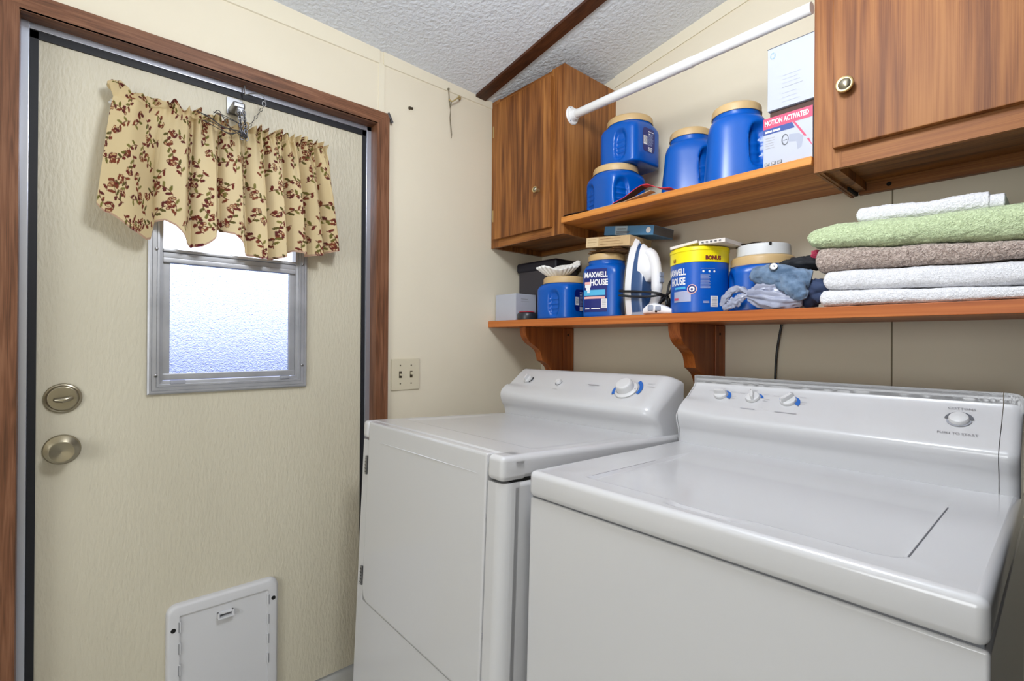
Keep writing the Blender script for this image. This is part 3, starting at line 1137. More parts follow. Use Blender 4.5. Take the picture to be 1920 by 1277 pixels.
# dials
v = S.v_of
bar_knob(con, S, 0.094, v(.589), 0.0165, R_(100), 'dial_knob')
bm = BM()
arc_patch(bm, S, 0.098, v(.589), 0.0165, 0.0215, -45, 50, .0009, 0, 14)
new_obj('dial_mark', bm, M_dark, con)
bm = BM()
lathe(bm, [(0, 0), (0.012, 0), (0.011, .006), (.0095, .0085), (0, .0085)], 32, 0, S.M(0.257, v(.587)))
pb = new_obj('push_button', bm, M_white2, con)
bm = BM()
arc_patch(bm, S, 0.258, v(.587), 0.0125, 0.0142, -150, -40, .0008, 0, 14)
arc_patch(bm, S, 0.258, v(.587), 0.0125, 0.0137, -20, 40, .0008, 0, 8)
new_obj('button_mark', bm, M_greyd, con)
u3, v3 = 0.553, v(.578)
bm = BM()
M = S.M(u3, v3)
lathe(bm, [(0, 0), (.037, 0), (.0375, .003), (.035, .006), (.030, .0075), (0.0275, .0075), (0.0265, .024), (.024, .0285), (.021, .030), (0, .030)], 48, 0, M)
lathe(bm, [(0, .0075), (.0016, .0075), (.0016, .0082), (0, .0084)], 10, 1, M @ Matrix.Translation((.033, .002, 0)))
new_obj('timer_dial', bm, [M_white2, M_greyd], con)
bm = BM()
arc_patch(bm, S, u3 + .002, v3 + .002, .0385, .0500, -18, 62, .0010, 0, 20)
arc_patch(bm, S, u3 + .002, v3 + .002, .0385, .0510, 158, 212, .0010, 0, 14)
new_obj('dial_mark', bm, M_arc, con)
bm = BM()
def bar(bm, S, u0, u1, v0, hgt, mi=0, h=.0009):
    patch(bm, lambda a, b: S.p(a, b, h), u0, u1, v0, v0 + hgt, 4, 1, mi)
bar(bm, S, .392, .437, v(.5865), .0035)
bar(bm, S, .398, .425, v(.5815), .0012)
bar(bm, S, .253, .275, v(.560), .0015)
for k in range(3):
    bar(bm, S, .50 + .02 * k, .512 + .02 * k, v(.607), .0012)
bar(bm, S, .61, .635, v(.605), .0012)
bar(bm, S, .615, .64, v(.595), .0012)
new_obj('printed_text', bm, M_greyl, con)

# ---- washer
WT = (0.934, -0.988, 0.0)
VW, VH = 0.686, 0.915
t = thing('washing_machine', 'white top-loading washing machine with three dials, right of the dryer', 'washing machine', WT, (R_(-1.32), R_(0.07), R_(0.34)))
bm = BM()
rbox(bm, (0.0, 0.0, 0.02), (VW, 0.675, 0.8603), 0.005, 3)
new_obj('cabinet_body', bm, M_white, t)
bm = BM()
rbox(bm, (0.005, 0.004, 0.855), (VW - .005, 0.668, 0.866))
new_obj('shadow_gap', bm, M_greyd, t, smooth=False)
bm = BM()
def vtop(x, y):
    """height of the lid surface relative to the rim"""
    z = 0.0
    # very slight dish across the whole top
    e = min(x, VW - x, y + .0, 0.675 - y)
    z -= 0.0015 * sstep(.02, .08, e)
    # sunken centre of the lid: sharp at the sides, soft at front and back
    sx = sstep(.1045, .1085, x) * (1 - sstep(.601, .605, x))
    rr = 1.0
    cxr, cyr, r = .605 - .03, .055 + .03, .03
    if x > cxr and y < cyr:
        dd_ = math.hypot(x - cxr, y - cyr)
        rr = 1 - sstep(r - .004, r, dd_)
    fr = sstep(.050, .060, y) * (1 - sstep(.36, .47, y))
    z -= 0.0060 * sx * fr * rr
    # finger scoop in the front edge of the lid
    sc = sstep(.288, .306, x) * (1 - sstep(.375, .430, x))
    z -= 0.0075 * sc * sstep(.020, .034, y) * (1 - sstep(.040, .062, y))
    return z
rbox(bm, (0.0, -0.006, 0.8625), (VW, 0.675, VH), 0.012, 5, open_top=True)
grooved_top(bm, 0.012, VW - .012, 0.006, 0.663, VH, vtop, 200, 190)
new_obj('top_cover', bm, M_white, t, angle=60)
bm = BM()
# narrow slot beside the lid
rbox(bm, (0.6045, 0.075, VH - .0065), (0.6062, 0.392, VH - .0010), mi=0)
rbox(bm, (0.1035, 0.070, VH - .0065), (0.1045, 0.30, VH - .0013), mi=0)
new_obj('lid_gap', bm, M_greyd, t, smooth=False)
bm = BM()
pf = prof_curve([(0.574, 0.912), (0.572, 0.932), (0.569, 0.950), (0.562, 0.965), (0.5565, 0.980), (0.5575, 0.994), (0.572, 1.007), (0.610, 1.036), (0.665, 1.078), (0.686, 1.0935), (0.696, 1.0995), (0.703, 1.0995), (0.708, 1.095), (0.710, 1.086)], 4) + [(0.712, 1.0), (0.712, 0.90), (0.66, 0.90)]
console(bm, 0.012, 0.655, pf, 0.003, 0.0, 0.60)
con = new_obj('console', bm, M_white, t, angle=60)
bm = BM()
console(bm, 0.6562, 0.684, [(y + .0005, z) for y, z in pf], 0.0, 0.018, 0.60, 24, False)
new_obj('end_cap', bm, M_white, t, angle=60)
bm = BM()
console(bm, 0.0065, 0.0112, [(y + .001, z - .001) for y, z in pf], 0.003, 0.0, 0.60, 8, False)
new_obj('end_cap', bm, M_white, t, angle=60)
S = Slant((0.5575, 0.9960), (0.6650, 1.0780))
S.A += S.n * 0.0012
v = S.v_of
bar_knob(con, S, 0.1025, v(.627), 0.0175, R_(5))
bar_knob(con, S, 0.1880, v(.626), 0.0175, R_(112))
bar_knob(con, S, 0.2740, v(.626), 0.0185, R_(58))
bm = BM()
for uu, a0, a1, wd in ((.1040, 80, -26, .0125), (.1890, 62, 2, .0080), (.2755, 58, -34, .0130)):
    arc_patch(bm, S, uu, v(.627), .0180, .0180 + wd, a0, a1, .0009, 0, 18, True)
arc_patch(bm, S, .2740, v(.627), .0190, .0215, 110, 175, .0009, 0, 12, False)
new_obj('dial_mark', bm, M_arc, con)
bm = BM()
for uu in (.1025, .188, .274):
    for a in (150, 95, 35, -5, -20):
        u_ = uu + .036 * math.cos(R_(a))
        v_ = v(.627) + .027 * math.sin(R_(a))
        bar(bm, S, u_ - .007, u_ + .007, v_ - .0005, .0010)
new_obj('printed_text', bm, M_greyl, con)
bm = BM()
bar(bm, S, .081, .126, v(.590), .0022)
bar(bm, S, .171, .207, v(.590), .0028)
bar(bm, S, .255, .305, v(.590), .0022)
bar(bm, S, .045, .112, v(.5680), .0014)
bar(bm, S, .045, .128, v(.5645), .0014)
new_obj('printed_text', bm, M_greyl, con)
bm = BM()
add_text(bm, 'COTTONS', 0.0085, lambda a, b: S.p(.596 + a, v(.6425) + b, .0010), 1.05)
add_text(bm, 'PUSH TO START', 0.0080, lambda a, b: S.p(.5955 + a, v(.5840) + b, .0010), 1.05)
new_obj('lettering', bm, mat('console_lettering', (112, 112, 116), .5), con, smooth=False)
bm = BM()
lathe(bm, [(0, 0), (.0165, 0), (.0163, .005), (.0145, .0085), (.010, .0100), (0, .0105)], 40, 0, S.M(.5945, v(.6165)))
new_obj('start_button', bm, M_white2, con)
bm = BM()
arc_patch(bm, S, .5945, v(.6165), .0170, .0228, 4, 176, .0010, 0, 24)
arc_patch(bm, S, .5945, v(.6165), .0170, .0200, 184, 356, .0010, 1, 24)
new_obj('dial_mark', bm, [M_greyd, M_greyp], con)
bm = BM()
tube(bm, smooth_path([(1.072, -0.012, 1.238), (1.062, -0.012, 1.18), (1.055, -0.010, 1.12), (1.053, -0.010, 1.02), (1.06, -0.012, 0.9)]), 0.0035, 8)
tag(new_obj('power_cord', bm, M_cord), 'black power cord hanging down the wall between the lower shelf and the washer', 'cord')

# ================================================================== CURTAIN
import numpy as np

def interp(tab, x):
    for (a, b), (c, d) in zip(tab, tab[1:]):
        if x <= c:
            return b + (d - b) * (x - a) / (c - a)
    return tab[-1][1]


def vine_pattern(wm, hm, seed=4):
    """printed cotton: sprigs of berries and leaves; 1 px = 1 mm"""
    rnd = random.Random(seed)
    W, H = int(wm * 1000), int(hm * 1000)
    img = np.zeros((H, W, 3), dtype=np.float32)
    img[:] = (226, 206, 162)
    yy, xx = np.mgrid[0:H, 0:W].astype(np.float32)

    def ell(cx, cy, a, b, th, col, ring=None):
        x0, x1 = int(max(0, cx - a - 3)), int(min(W, cx + a + 4))
        y0, y1 = int(max(0, cy - a - 3)), int(min(H, cy + a + 4))
        if x1 <= x0 or y1 <= y0:
            return
        X = xx[y0:y1, x0:x1] - cx
        Y = yy[y0:y1, x0:x1] - cy
        c, s = math.cos(th), math.sin(th)
        d = ((X * c + Y * s) / a) ** 2 + ((-X * s + Y * c) / b) ** 2
        img[y0:y1, x0:x1][d < 1] = col
        if ring is not None:
            img[y0:y1, x0:x1][d < 0.32] = ring

    mar = [(112, 50, 42), (128, 68, 48), (98, 46, 44)]
    olv = [(112, 106, 52), (96, 88, 46), (130, 122, 66), (104, 66, 44)]
    pts = []
    gx, gy = 56, 50
    for r in range(-1, H // gy + 2):
        for c in range(-1, W // gx + 2):
            pts.append((c * gx + (r % 2) * gx * .5 + rnd.uniform(-10, 10), r * gy + rnd.uniform(-9, 9)))
    for (cx, cy) in pts:
        th = rnd.uniform(0, 2 * PI)
        L = rnd.uniform(38, 56)
        cur = rnd.choice((-1, 1)) * rnd.uniform(.018, .034)
        x, y = cx - math.cos(th) * L * .5, cy - math.sin(th) * L * .5
        n = 0
        steps = int(L)
        for k in range(steps):
            x += math.cos(th)
            y += math.sin(th)
            th += cur
            ell(x, y, 1.15, 1.15, 0, mar[n % 3] if k % 18 < 9 else olv[3])
            if k % 9 == 4:
                sgn = 1 if n % 2 else -1
                a = th + sgn * 1.0
                if n % 3 == 2:
                    for q in (0.6, 1.1):
                        ell(x + math.cos(th + sgn * q) * 8, y + math.sin(th + sgn * q) * 8, 4.4, 4.0, 0, rnd.choice(mar))
                else:
                    ell(x + math.cos(a) * 8.5, y + math.sin(a) * 8.5, 8.4, 3.7, a, rnd.choice(olv[:3] if n % 4 else mar))
                n += 1
        for q in range(5):
            a = th + (q - 2) * .62
            rr = rnd.uniform(7, 11)
            ell(x + math.cos(a) * rr, y + math.sin(a) * rr, 4.9, 4.3, 0, rnd.choice(mar), (206, 172, 126) if rnd.random() < .6 else None)
    return img


def fabric_mat(name):
    m, t, b = base_mat(name)
    N, Lk = t.nodes, t.links
    out = N['Material Output']
    at = N.new('ShaderNodeAttribute')
    at.attribute_name = 'print'
    tr = N.new('ShaderNodeBsdfTranslucent')
    mx = N.new('ShaderNodeMixShader')
    mx.inputs[0].default_value = 0.38
    Lk.new(at.outputs['Color'], b.inputs['Base Color'])
    Lk.new(at.outputs['Color'], tr.inputs['Color'])
    b.inputs['Roughness'].default_value = 0.85
    b.inputs['Specular IOR Level'].default_value = 0.15
    Lk.new(b.outputs[0], mx.inputs[1])
    Lk.new(tr.outputs[0], mx.inputs[2])
    Lk.new(mx.outputs[0], out.inputs['Surface'])
    tc = N.new('ShaderNodeTexCoord')
    n = N.new('ShaderNodeTexNoise')
    n.inputs['Scale'].default_value = 700
    Lk.new(tc.outputs['Object'], n.inputs['Vector'])
    bp = N.new('ShaderNodeBump')
    bp.inputs['Strength'].default_value = 0.2
    bp.inputs['Distance'].default_value = 0.0006
    Lk.new(n.outputs['Fac'], bp.inputs['Height'])
    Lk.new(bp.outputs[0], b.inputs['Normal'])
    return m


M_fabric = fabric_mat('printed_cotton')
FW, FH = 1.06, 0.42
pat = vine_pattern(FW, FH)
BOT = [(-1.632, 1.520), (-1.620, 1.506), (-1.600, 1.494), (-1.565, 1.468), (-1.539, 1.457), (-1.518, 1.447), (-1.506, 1.452), (-1.497, 1.500), (-1.482, 1.505), (-1.466, 1.492),
       (-1.451, 1.472), (-1.430, 1.450), (-1.412, 1.441), (-1.395, 1.445), (-1.372, 1.470), (-1.346, 1.500), (-1.318, 1.490), (-1.292, 1.455), (-1.272, 1.437), (-1.245, 1.427),
       (-1.200, 1.430), (-1.165, 1.446), (-1.140, 1.462), (-1.125, 1.457), (-1.095, 1.452), (-1.050, 1.460), (-0.988, 1.490)]
FOLDS = [0.07, 0.205, 0.275, 0.335, 0.395, 0.445, 0.505, 0.560, 0.615, 0.655, 0.700, 0.745, 0.795, 0.835, 0.880, 0.925, 0.965, 1.0]


def fold_phase(s):
    for i, (a, b) in enumerate(zip(FOLDS, FOLDS[1:])):
        if s <= b:
            return PI * (i + max(0.0, (s - a)) / (b - a))
    return PI * (len(FOLDS) - 1)


YT0, YT1 = -1.596, -1.036
def curtain_pt(s, t):
    yt = YT0 + (YT1 - YT0) * s
    yb = -1.632 + (0.645) * s
    ph = fold_phase(s)
    zb = interp(BOT, yb)
    zr = 1.803 + 0.004 * math.sin(s * 9)
    HD = 0.10
    if t < HD:                       # ruffled heading above the rod
        k = 1 - t / HD
        z = zr + 0.010 + 0.024 * k * (1 + 0.22 * math.sin(s * 61) + .4 * noise.noise((s * 23, 0, 3)))
        e0 = math.exp(-(s / .045) ** 2)
        z += 0.004 * k * e0
        y = yt + 0.0035 * k * math.sin(ph * 2 + 1) - 0.014 * k * e0 * math.sin(s * 70 + 1.2)
        x = -0.004 + 0.006 + (0.006 + 0.018 * k) * math.sin(ph * 2.6 + 0.6) * (1 - .2 * k) + .004 * k * math.sin(s * 190)
        return Vector((max(x, -0.038 if k > .3 else -0.018), y, z))
    q = (t - HD) / (1 - HD)
    e = q ** 0.75
    y = yt + (yb - yt) * e
    z = zr + 0.010 + (zb - zr - 0.010) * q
    g = max(0.0, 1 - q / 0.16)       # tight gathers on the rod pocket
    fine = 0.0085 * math.sin(ph * 2.6 + 0.6 + q * 3) * math.exp(-q * 6)
    big = (0.008 + 0.019 * min(1, q * 2.2)) * (1.7 * abs(math.cos(ph / 2 + 0.2 * math.sin(q * 2.2 + s * 5))) ** 0.75 - 0.95)
    med = 0.0050 * math.sin(ph * 1.9 + 1.3) * (1 - q)
    x = 0.006 + big + fine + med + 0.010 * q
    pin = math.exp(-((q - 0.02) / 0.045) ** 2)
    x -= pin * 0.006
    y += 0.008 * math.cos(ph) * min(1, q * 2) * (1 if 0.03 < s < .97 else .3)
    # wing at the far left folds back towards the door
    x += 0.003 * noise.noise((s * 8, q * 4, 1.0))
    return Vector((max(x, -0.018 if q < .06 else -0.036), y, z))


NU, NV = 640, 300
bm = BM()
verts = [[bm.verts.new(curtain_pt(i / NU, j / NV)) for j in range(NV + 1)] for i in range(NU + 1)]
for i in range(NU):
    for j in range(NV):
        bm.faces.new((verts[i][j], verts[i][j + 1], verts[i + 1][j + 1], verts[i + 1][j]))
cur = new_obj('curtain', bm, M_fabric, angle=180)
me = cur.data
ca = me.color_attributes.new('print', 'FLOAT_COLOR', 'POINT')
H_, W_ = pat.shape[:2]
ii, jj = np.meshgrid(np.arange(NU + 1), np.arange(NV + 1), indexing='ij')
px = np.clip((ii / NU * (W_ - 1)).astype(int), 0, W_ - 1)
zb_arr = np.array([interp(BOT, -1.632 + .645 * i / NU) for i in range(NU + 1)])
hgt = (1.84 - zb_arr)[:, None] * jj / NV
py = np.clip((hgt * 1000).astype(int), 0, H_ - 1)
c = pat[py, px] / 255.0
# narrow stitched hem
hem = (jj > NV * 0.985)
c[hem] = c[hem] * 0.75 + np.array([.10, .03, .07])
c = np.where(c <= 0.04045, c / 12.92, ((c + 0.055) / 1.055) ** 2.4)
rgba = np.ones((NU + 1, NV + 1, 4), dtype=np.float32)
rgba[..., :3] = c
ca.data.foreach_set('color', rgba.reshape(-1))
def puff(p):
    k = 1 + .22 * math.sin(math.atan2(p.y, p.x) * 5) * (1 - abs(p.z)) + .25 * noise.noise(p * 2.1)
    return Vector((p.x * .016 * k, p.y * .021 * k, p.z * .0155 * k))
bm = BM()
bmesh.ops.create_icosphere(bm, subdivisions=6, radius=1.0)
for v in bm.verts:
    v.co = puff(v.co) + Vector((-.006, -1.586, 1.846))
pf_ = new_obj('gathered_corner', bm, M_fabric, cur, angle=180)
ca2 = pf_.data.color_attributes.new('print', 'FLOAT_COLOR', 'POINT')
arr = np.ones((len(pf_.data.vertices), 4), dtype=np.float32)
for i, v in enumerate(pf_.data.vertices):
    q = pat[int((v.co.z - 1.80) * 1000) % H_, int((v.co.y + 1.60 + .03) * 1000 + (v.co.x + .03) * 600) % W_] / 255.0
    arr[i, :3] = np.where(q <= 0.04045, q / 12.92, ((q + 0.055) / 1.055) ** 2.4)
ca2.data.foreach_set('color', arr.reshape(-1))
tag(cur, 'gathered tan curtain valance printed with vines and berries, over the door window', 'curtain')
t = thing('curtain_rod', 'thin white curtain rod threaded through the printed valance, only its ends near the door', 'curtain rod', (0, 0, 0))
bm = BM()
tube(bm, smooth_path([(SX, -1.590, 1.806), (-0.034, -1.590, 1.808), (-0.024, -1.578, 1.808), (-0.024, -1.32, 1.808), (-0.024, -1.048, 1.808), (-0.034, -1.033, 1.808), (SX, -1.033, 1.806)], 5), 0.004, 8)
new_obj('rod', bm, M_pvc, t)
for yy in (-1.590, -1.033):
    bm = BM()
    rbox(bm, (SX, yy - .009, 1.795), (SX + .004, yy + .009, 1.825), .001)
    new_obj('bracket', bm, M_pvc, t)

# chain hanging over the curtain
t = thing('door_chain', 'steel chain with chrome bracket and loose wires hanging over the middle of the curtain', 'chain', (0.0, -1.30, 1.86))
bm = BM()
rbox(bm, (SX, -0.024, 0.010), (SX + .006, 0.020, 0.062), .001)
rbox(bm, (SX + .004, -0.019, 0.012), (0.020, 0.014, 0.030), .005, 3)
rbox(bm, (-0.004, -0.010, -0.004), (0.022, 0.012, 0.016), .005, 3)
new_obj('bracket', bm, M_steel, t)
def link(c, d, r=.0058, w=.0014, flat=0):
    bmk = BM()
    d = Vector(d).normalized()
    a = d.cross(Vector((1, 0, 0))).normalized()
    if flat:
        a = d.cross(a).normalized()
    pts = [Vector(c) + d * (r * 1.25 * math.cos(q * PI / 6)) + a * (r * .72 * math.sin(q * PI / 6)) for q in range(12)]
    tube(bmk, pts, w, 5, closed=True)
    return bmk
for row, (oy, ox) in enumerate(((-0.005, 0.028), (0.007, 0.031))):
    for k in range(9):
        z = -0.004 - k * 0.0092
        bmk = link((ox, oy + 0.0010 * k, z), (0, .1, -1), .0060, .0015, k % 2)
        new_obj('chain_link', bmk, M_chain, t)
for k in range(8):
    q = k / 7
    bmk = link((0.020 - .012 * q, 0.012 + .056 * q, -0.060 + .104 * q), (0, .56, 1.04), .0050, .0009, k % 2)
    new_obj('chain_link', bmk, M_chain, t)
bm = BM()
tube(bm, [Vector((0.010, 0.068 + .0055 * math.cos(a * PI / 7), 0.050 + .0075 * math.sin(a * PI / 7))) for a in range(14)], .0012, 6, closed=True)
new_obj('ring', bm, M_steel, t)
bm = BM()
tube(bm, smooth_path([(-0.010, 0.020, 0.070), (0.000, 0.045, 0.078), (0.010, 0.062, 0.075), (0.012, 0.070, 0.062), (0.011, 0.069, 0.055)]), .0014, 6)
tube(bm, [(-0.010, 0.020, 0.070), (-0.012, 0.018, 0.100)], .0022, 6)
new_obj('wire_hook', bm, M_steel, t)
rnd = random.Random(3)
for a in ((-0.110, -0.042, -0.002), (-0.070, -0.030, 0.006), (-0.100, -0.062, 0.0)):
    for rep in range(2):
        bm = BM()
        y0 = a[0] + rnd.uniform(-.008, .008)
        pts = [(0.034, y0, a[1] + .004), (0.040, y0 + .030, a[1] - .004 + rnd.uniform(-.006, .006)), (0.042, y0 + .062, a[1] - .020 + rnd.uniform(-.006, .006)), (0.040, 0.000, -0.070 + rnd.uniform(-.008, .008)), (0.036, 0.014, -0.080)]
        tube(bm, smooth_path(pts, 5), .0011, 5)
        new_obj('loose_wire', bm, M_chain, t)
bm = BM()
tube(bm, smooth_path([(0.032, -0.072, -0.030), (0.038, -0.060, -0.020), (0.040, -0.045, -0.045), (0.040, -0.030, -0.062), (0.038, 0.0, -0.078)], 5), .0011, 5)
new_obj('loose_wire', bm, M_chain, t)

# ================================================================== THINGS ON THE SHELVES
CAM = Vector((1.6754, -1.6798, 1.179))
ZL, ZU = 1.2665, 1.637          # tops of the lower and upper shelf


def facing(x, y):
    """rotation about z that turns local -y towards the room, at the angle the shelf things face the doorway"""
    d = Vector((CAM.x - x, CAM.y - y))
    return math.atan2(d.y, d.x) + PI / 2


class Jar:
    """square-shouldered plastic coffee jar. angles are degrees, 0 = towards the doorway, + = to the right"""

    def __init__(s, half, h, neck, flat, grips, pw=4.5, taper=0.0):
        s.half, s.h, s.neck, s.flat, s.grips, s.pw, s.taper = half, h, neck, flat, grips, pw, taper

    def rad(s, th, z):
        h = s.h
        a = R_(th - s.flat)
        sq = s.half / ((abs(math.cos(a)) ** s.pw + abs(math.sin(a)) ** s.pw) ** (1.0 / s.pw))
        k = z / h
        sq *= 1 + s.taper * (0.5 - k)
        # foot rounding
        if k < 0.045:
            sq *= 0.955 + 0.045 * math.sqrt(max(0, 1 - (1 - k / 0.045) ** 2))
        sh0, sh1 = 0.66, 0.83
        r = sq
        if k > sh0:
            q = min(1, (k - sh0) / (sh1 - sh0))
            f = 1 - math.sqrt(max(0.0, 1 - q * q))
            r = sq + (s.neck - sq) * f
        if k > sh1:
            r = s.neck
        for g, dep, wid, zc0, zh in s.grips:
            d = (th - g + 180) % 360 - 180
            e_ = (min(9, abs(d) / wid) ** 2.8 + min(9, abs(k - zc0) / zh) ** 2.8) ** (1 / 2.8)
            v = 1 - sstep(.66, 1.0, e_)
            if v > 0:
                r -= dep * v
                r += 0.0032 * v * max(0, math.sin(k * 58)) if k < zc0 + .12 else 0
        return r

    def pt(s, th, z, off=0.0):
        r = s.rad(th, z) + off
        a = R_(th) - PI / 2
        return Vector((r * math.cos(a), r * math.sin(a), z))


def make_jar(j, name, label, loc, group='coffee jars on the shelves', rot=None, lid_h=0.026, lid_r=None, lid_mat=None, body_mat=None, nz=70, nt_=150):
    t = thing(name, label, 'jar', loc, (0, 0, facing(loc[0], loc[1]) if rot is None else rot), group)
    bm = BM()
    zt = j.h - 0.008
    rings = [[j.pt(360 * i / nt_, zt * k / nz) for i in range(nt_)] for k in range(nz + 1)]
    loft(bm, rings, True, True)
    new_obj('jar_body', bm, body_mat or M_blue, t, angle=60)
    lr = lid_r or j.neck + 0.003
    bm = BM()
    z0 = j.h - lid_h
    lathe(bm, [(0, z0), (lr, z0), (lr + .0005, z0 + .004), (lr - .001, z0 + .005), (lr - .001, z0 + lid_h * .7), (lr - .003, j.h - .003), (lr - .007, j.h), (lr * .85, j.h), (lr * .84, j.h - .002), (0, j.h - .002)], 56)
    new_obj('lid', bm, lid_mat or M_tan, t)
    return t


def jar_label(t, j, fn_list, name='label', mats=None):
    bm = BM()
    for f in fn_list:
        f(bm)
    return new_obj(name, bm, mats, t, smooth=False)


def surf(j, th0, z0, off=.0006):
    """map label metres (u right, v up) on to the jar wall"""
    R0 = j.half * 1.05
    return lambda u, v: j.pt(th0 + math.degrees(u / R0), z0 + v, off)


def rounded_panel(bm, f, u0, u1, v0, v1, r, mi):
    pts = []
    for cx, cy, a0 in ((u1 - r, v1 - r, 0), (u0 + r, v1 - r, 90), (u0 + r, v0 + r, 180), (u1 - r, v0 + r, 270)):
        for k in range(6):
            a = R_(a0 + 18 * k)
            pts.append((cx + r * math.cos(a), cy + r * math.sin(a)))
    n = 14
    # columns across the outline so that the panel follows the wall
    us = sorted(set([u0 + (u1 - u0) * i / n for i in range(n + 1)]))
    def lim(u):
        lo, hi = v0, v1
        if u < u0 + r:
            d = math.sqrt(max(0, r * r - (u0 + r - u) ** 2))
            lo, hi = v0 + r - d, v1 - r + d
        elif u > u1 - r:
            d = math.sqrt(max(0, r * r - (u - u1 + r) ** 2))
            lo, hi = v0 + r - d, v1 - r + d
        return lo, hi
    m = 8
    rows = []
    for u in us:
        lo, hi = lim(u)
        rows.append([bm.verts.new(f(u, lo + (hi - lo) * k / m)) for k in range(m + 1)])
    for a, b in zip(rows, rows[1:]):
        for k in range(m):
            fc = bm.faces.new((a[k], b[k], b[k + 1], a[k + 1]))
            fc.material_index = mi


def lines(bm, f, u0, u1, v1, n, dv, hgt, mi, seed=1, jag=.25):
    r = random.Random(seed)
    for k in range(n):
        ue = u1 - (u1 - u0) * r.uniform(0, jag)
        patch(bm, f, u0, ue, v1 - k * dv - hgt, v1 - k * dv, 5, 1, mi)


def back_label(t, j, th, zc_):
    f = surf(j, th, zc_, .0008)
    f2 = surf(j, th, zc_, .0013)
    f3 = surf(j, th, zc_, .0017)
    bm = BM()
    rounded_panel(bm, f, -.033, .036, -.042, .042, .014, 0)
    o = new_obj('back_label', bm, [M_navy], t, smooth=False)
    bm = BM()
    patch(bm, f2, -.029, -.0085, -.018, .012, 3, 2, 1)
    lines(bm, f3, -.027, -.0105, .010, 8, .0030, .0012, 0, 2, .05)
    patch(bm, f2, -.004, .028, .029, .0315, 4, 1, 1)
    lines(bm, f2, -.004, .027, .024, 13, .0034, .0014, 2, 3)
    lines(bm, f2, -.004, .026, -.024, 4, .0042, .0026, 1, 5)
    patch(bm, f2, .000, .006, .019, .024, 2, 1, 1)
    new_obj('small_print', bm, [M_greyd, M_print, M_print2], o, smooth=False)


SG = [(-32, .012, 17, .36, .34), (148, .012, 17, .36, .34)]
# jar 1: lower shelf, left
j1 = Jar(0.0850, 0.164, 0.0790, 52, [(-28, .012, 19, .36, .34)], 5.0)
t = make_jar(j1, 'coffee_jar', 'short blue coffee jar with tan lid and fluted paper filters on top, lower shelf', (0.343, -0.220, ZL))
back_label(t, j1, 46, .070)
# jar 2: lower shelf, MAXWELL HOUSE label
j2 = Jar(0.0735, 0.231, 0.0655, -20, [(25 + 90, .010, 16, .4, .34)], 5.0)
t = make_jar(j2, 'coffee_jar', 'tall blue coffee jar with white-lettered front label, under the tan carton', (0.536, -0.200, ZL), lid_h=.024)
f = surf(j2, -24, .0, .0008)
g = surf(j2, -24, .0, .0014)
bm = BM()
patch(bm, f, -.050, .034, .020, .175, 12, 8, 0)
lab = new_obj('front_label', bm, [M_navy], t, smooth=False)
bm = BM()
add_text(bm, 'MAXWELL', .0265, lambda a, b: g(a, b + .152), .68, .0010, u0=-.007)
add_text(bm, 'HOUSE', .0300, lambda a, b: g(a, b + .124), .68, .0010, u0=.004)
new_obj('lettering', bm, [M_print], lab, smooth=False)
bm = BM()
# tilted cup
for k, (a, b, cc) in enumerate(((-.047, -.026, .128), (-.046, -.026, .118), (-.042, -.028, .108), (-.038, -.030, .098))):
    patch(bm, g, a, b, cc - .010, cc, 3, 1, 0 if k else 1)
new_obj('cup_picture', bm, [M_print, M_pink], lab, smooth=False)
bm = BM()
patch(bm, g, -.049, .027, .079, .099, 10, 2, 0)
new_obj('blue_band', bm, [M_cyan], lab, smooth=False)
bm = BM()
patch(bm, g, -.049, .027, .067, .075, 10, 1, 0)
new_obj('pink_band', bm, [M_pink], lab, smooth=False)
bm = BM()
patch(bm, g, .013, .034, .033, .066, 4, 2, 0)
h3 = surf(j2, -24, .0, .0019)
lines(bm, h3, .016, .031, .063, 8, .0036, .0012, 1, 2, .03)
new_obj('barcode', bm, [M_print, M_greyp], lab, smooth=False)
bm = BM()
lines(bm, g, -.045, -.030, .0335, 1, .003, .0035, 0)
lines(bm, g, -.024, .010, .0335, 1, .003, .0035, 0)
new_obj('small_print', bm, [M_print], lab, smooth=False)
# big round-cornered bonus canister
jb = Jar(0.0790, 0.196, 0.0790, 0, [], 2.4)
def canister(j, label, loc):
    t = thing('coffee_canister', label, 'canister', loc, (0, 0, facing(loc[0], loc[1])))
    bm = BM()
    n = 120
    def ring(z, o=0):
        return [j.pt(360 * i / n, .05, o) * 1 + Vector((0, 0, z - .05)) for i in range(n)]
    loft(bm, [ring(0, -.003), ring(.003), ring(.150), ring(.1505, .001)], True, True)
    new_obj('can_body', bm, M_bluep, t, angle=40)
    bm = BM()
    loft(bm, [ring(.1500, .0004), ring(.1510, .0016), ring(.184, .0016), ring(.1845, .0030), ring(.193, .0030), ring(.196, .0010), ring(.196, -.008), ring(.194, -.009)], True, True)
    new_obj('yellow_lid', bm, M_yellow, t, angle=40)
    return t
jb.rad = lambda th, z: jb.half / ((abs(math.cos(R_(th - 30))) ** 2.5 + abs(math.sin(R_(th - 30))) ** 2.5) ** (1 / 2.5))
t = canister(jb, 'blue coffee canister with a yellow top band reading BONUS, right of the iron', (0.910, -0.226, ZL))
g = surf(jb, 0, 0, .0010)
g2 = surf(jb, 0, 0, .0026)
bm = BM()
add_text(bm, 'BONUS', .0155, lambda a, b: g2(a, b + .1615), .95, .0010, u0=.042)
add_text(bm, 'US', .013, lambda a, b: g2(a, b + .1600), .9, .0008, u0=-.086)
new_obj('lettering', bm, [M_maroon], t, smooth=False)
bm = BM()
add_text(bm, 'MAXWELL', .0275, lambda a, b: g(a, b + .123), .70, .0010, u0=-.082)
add_text(bm, 'HOUSE', .0305, lambda a, b: g(a, b + .0950), .70, .0010, u0=-.073)
new_obj('lettering', bm, [M_print], t, smooth=False)
bm = BM()
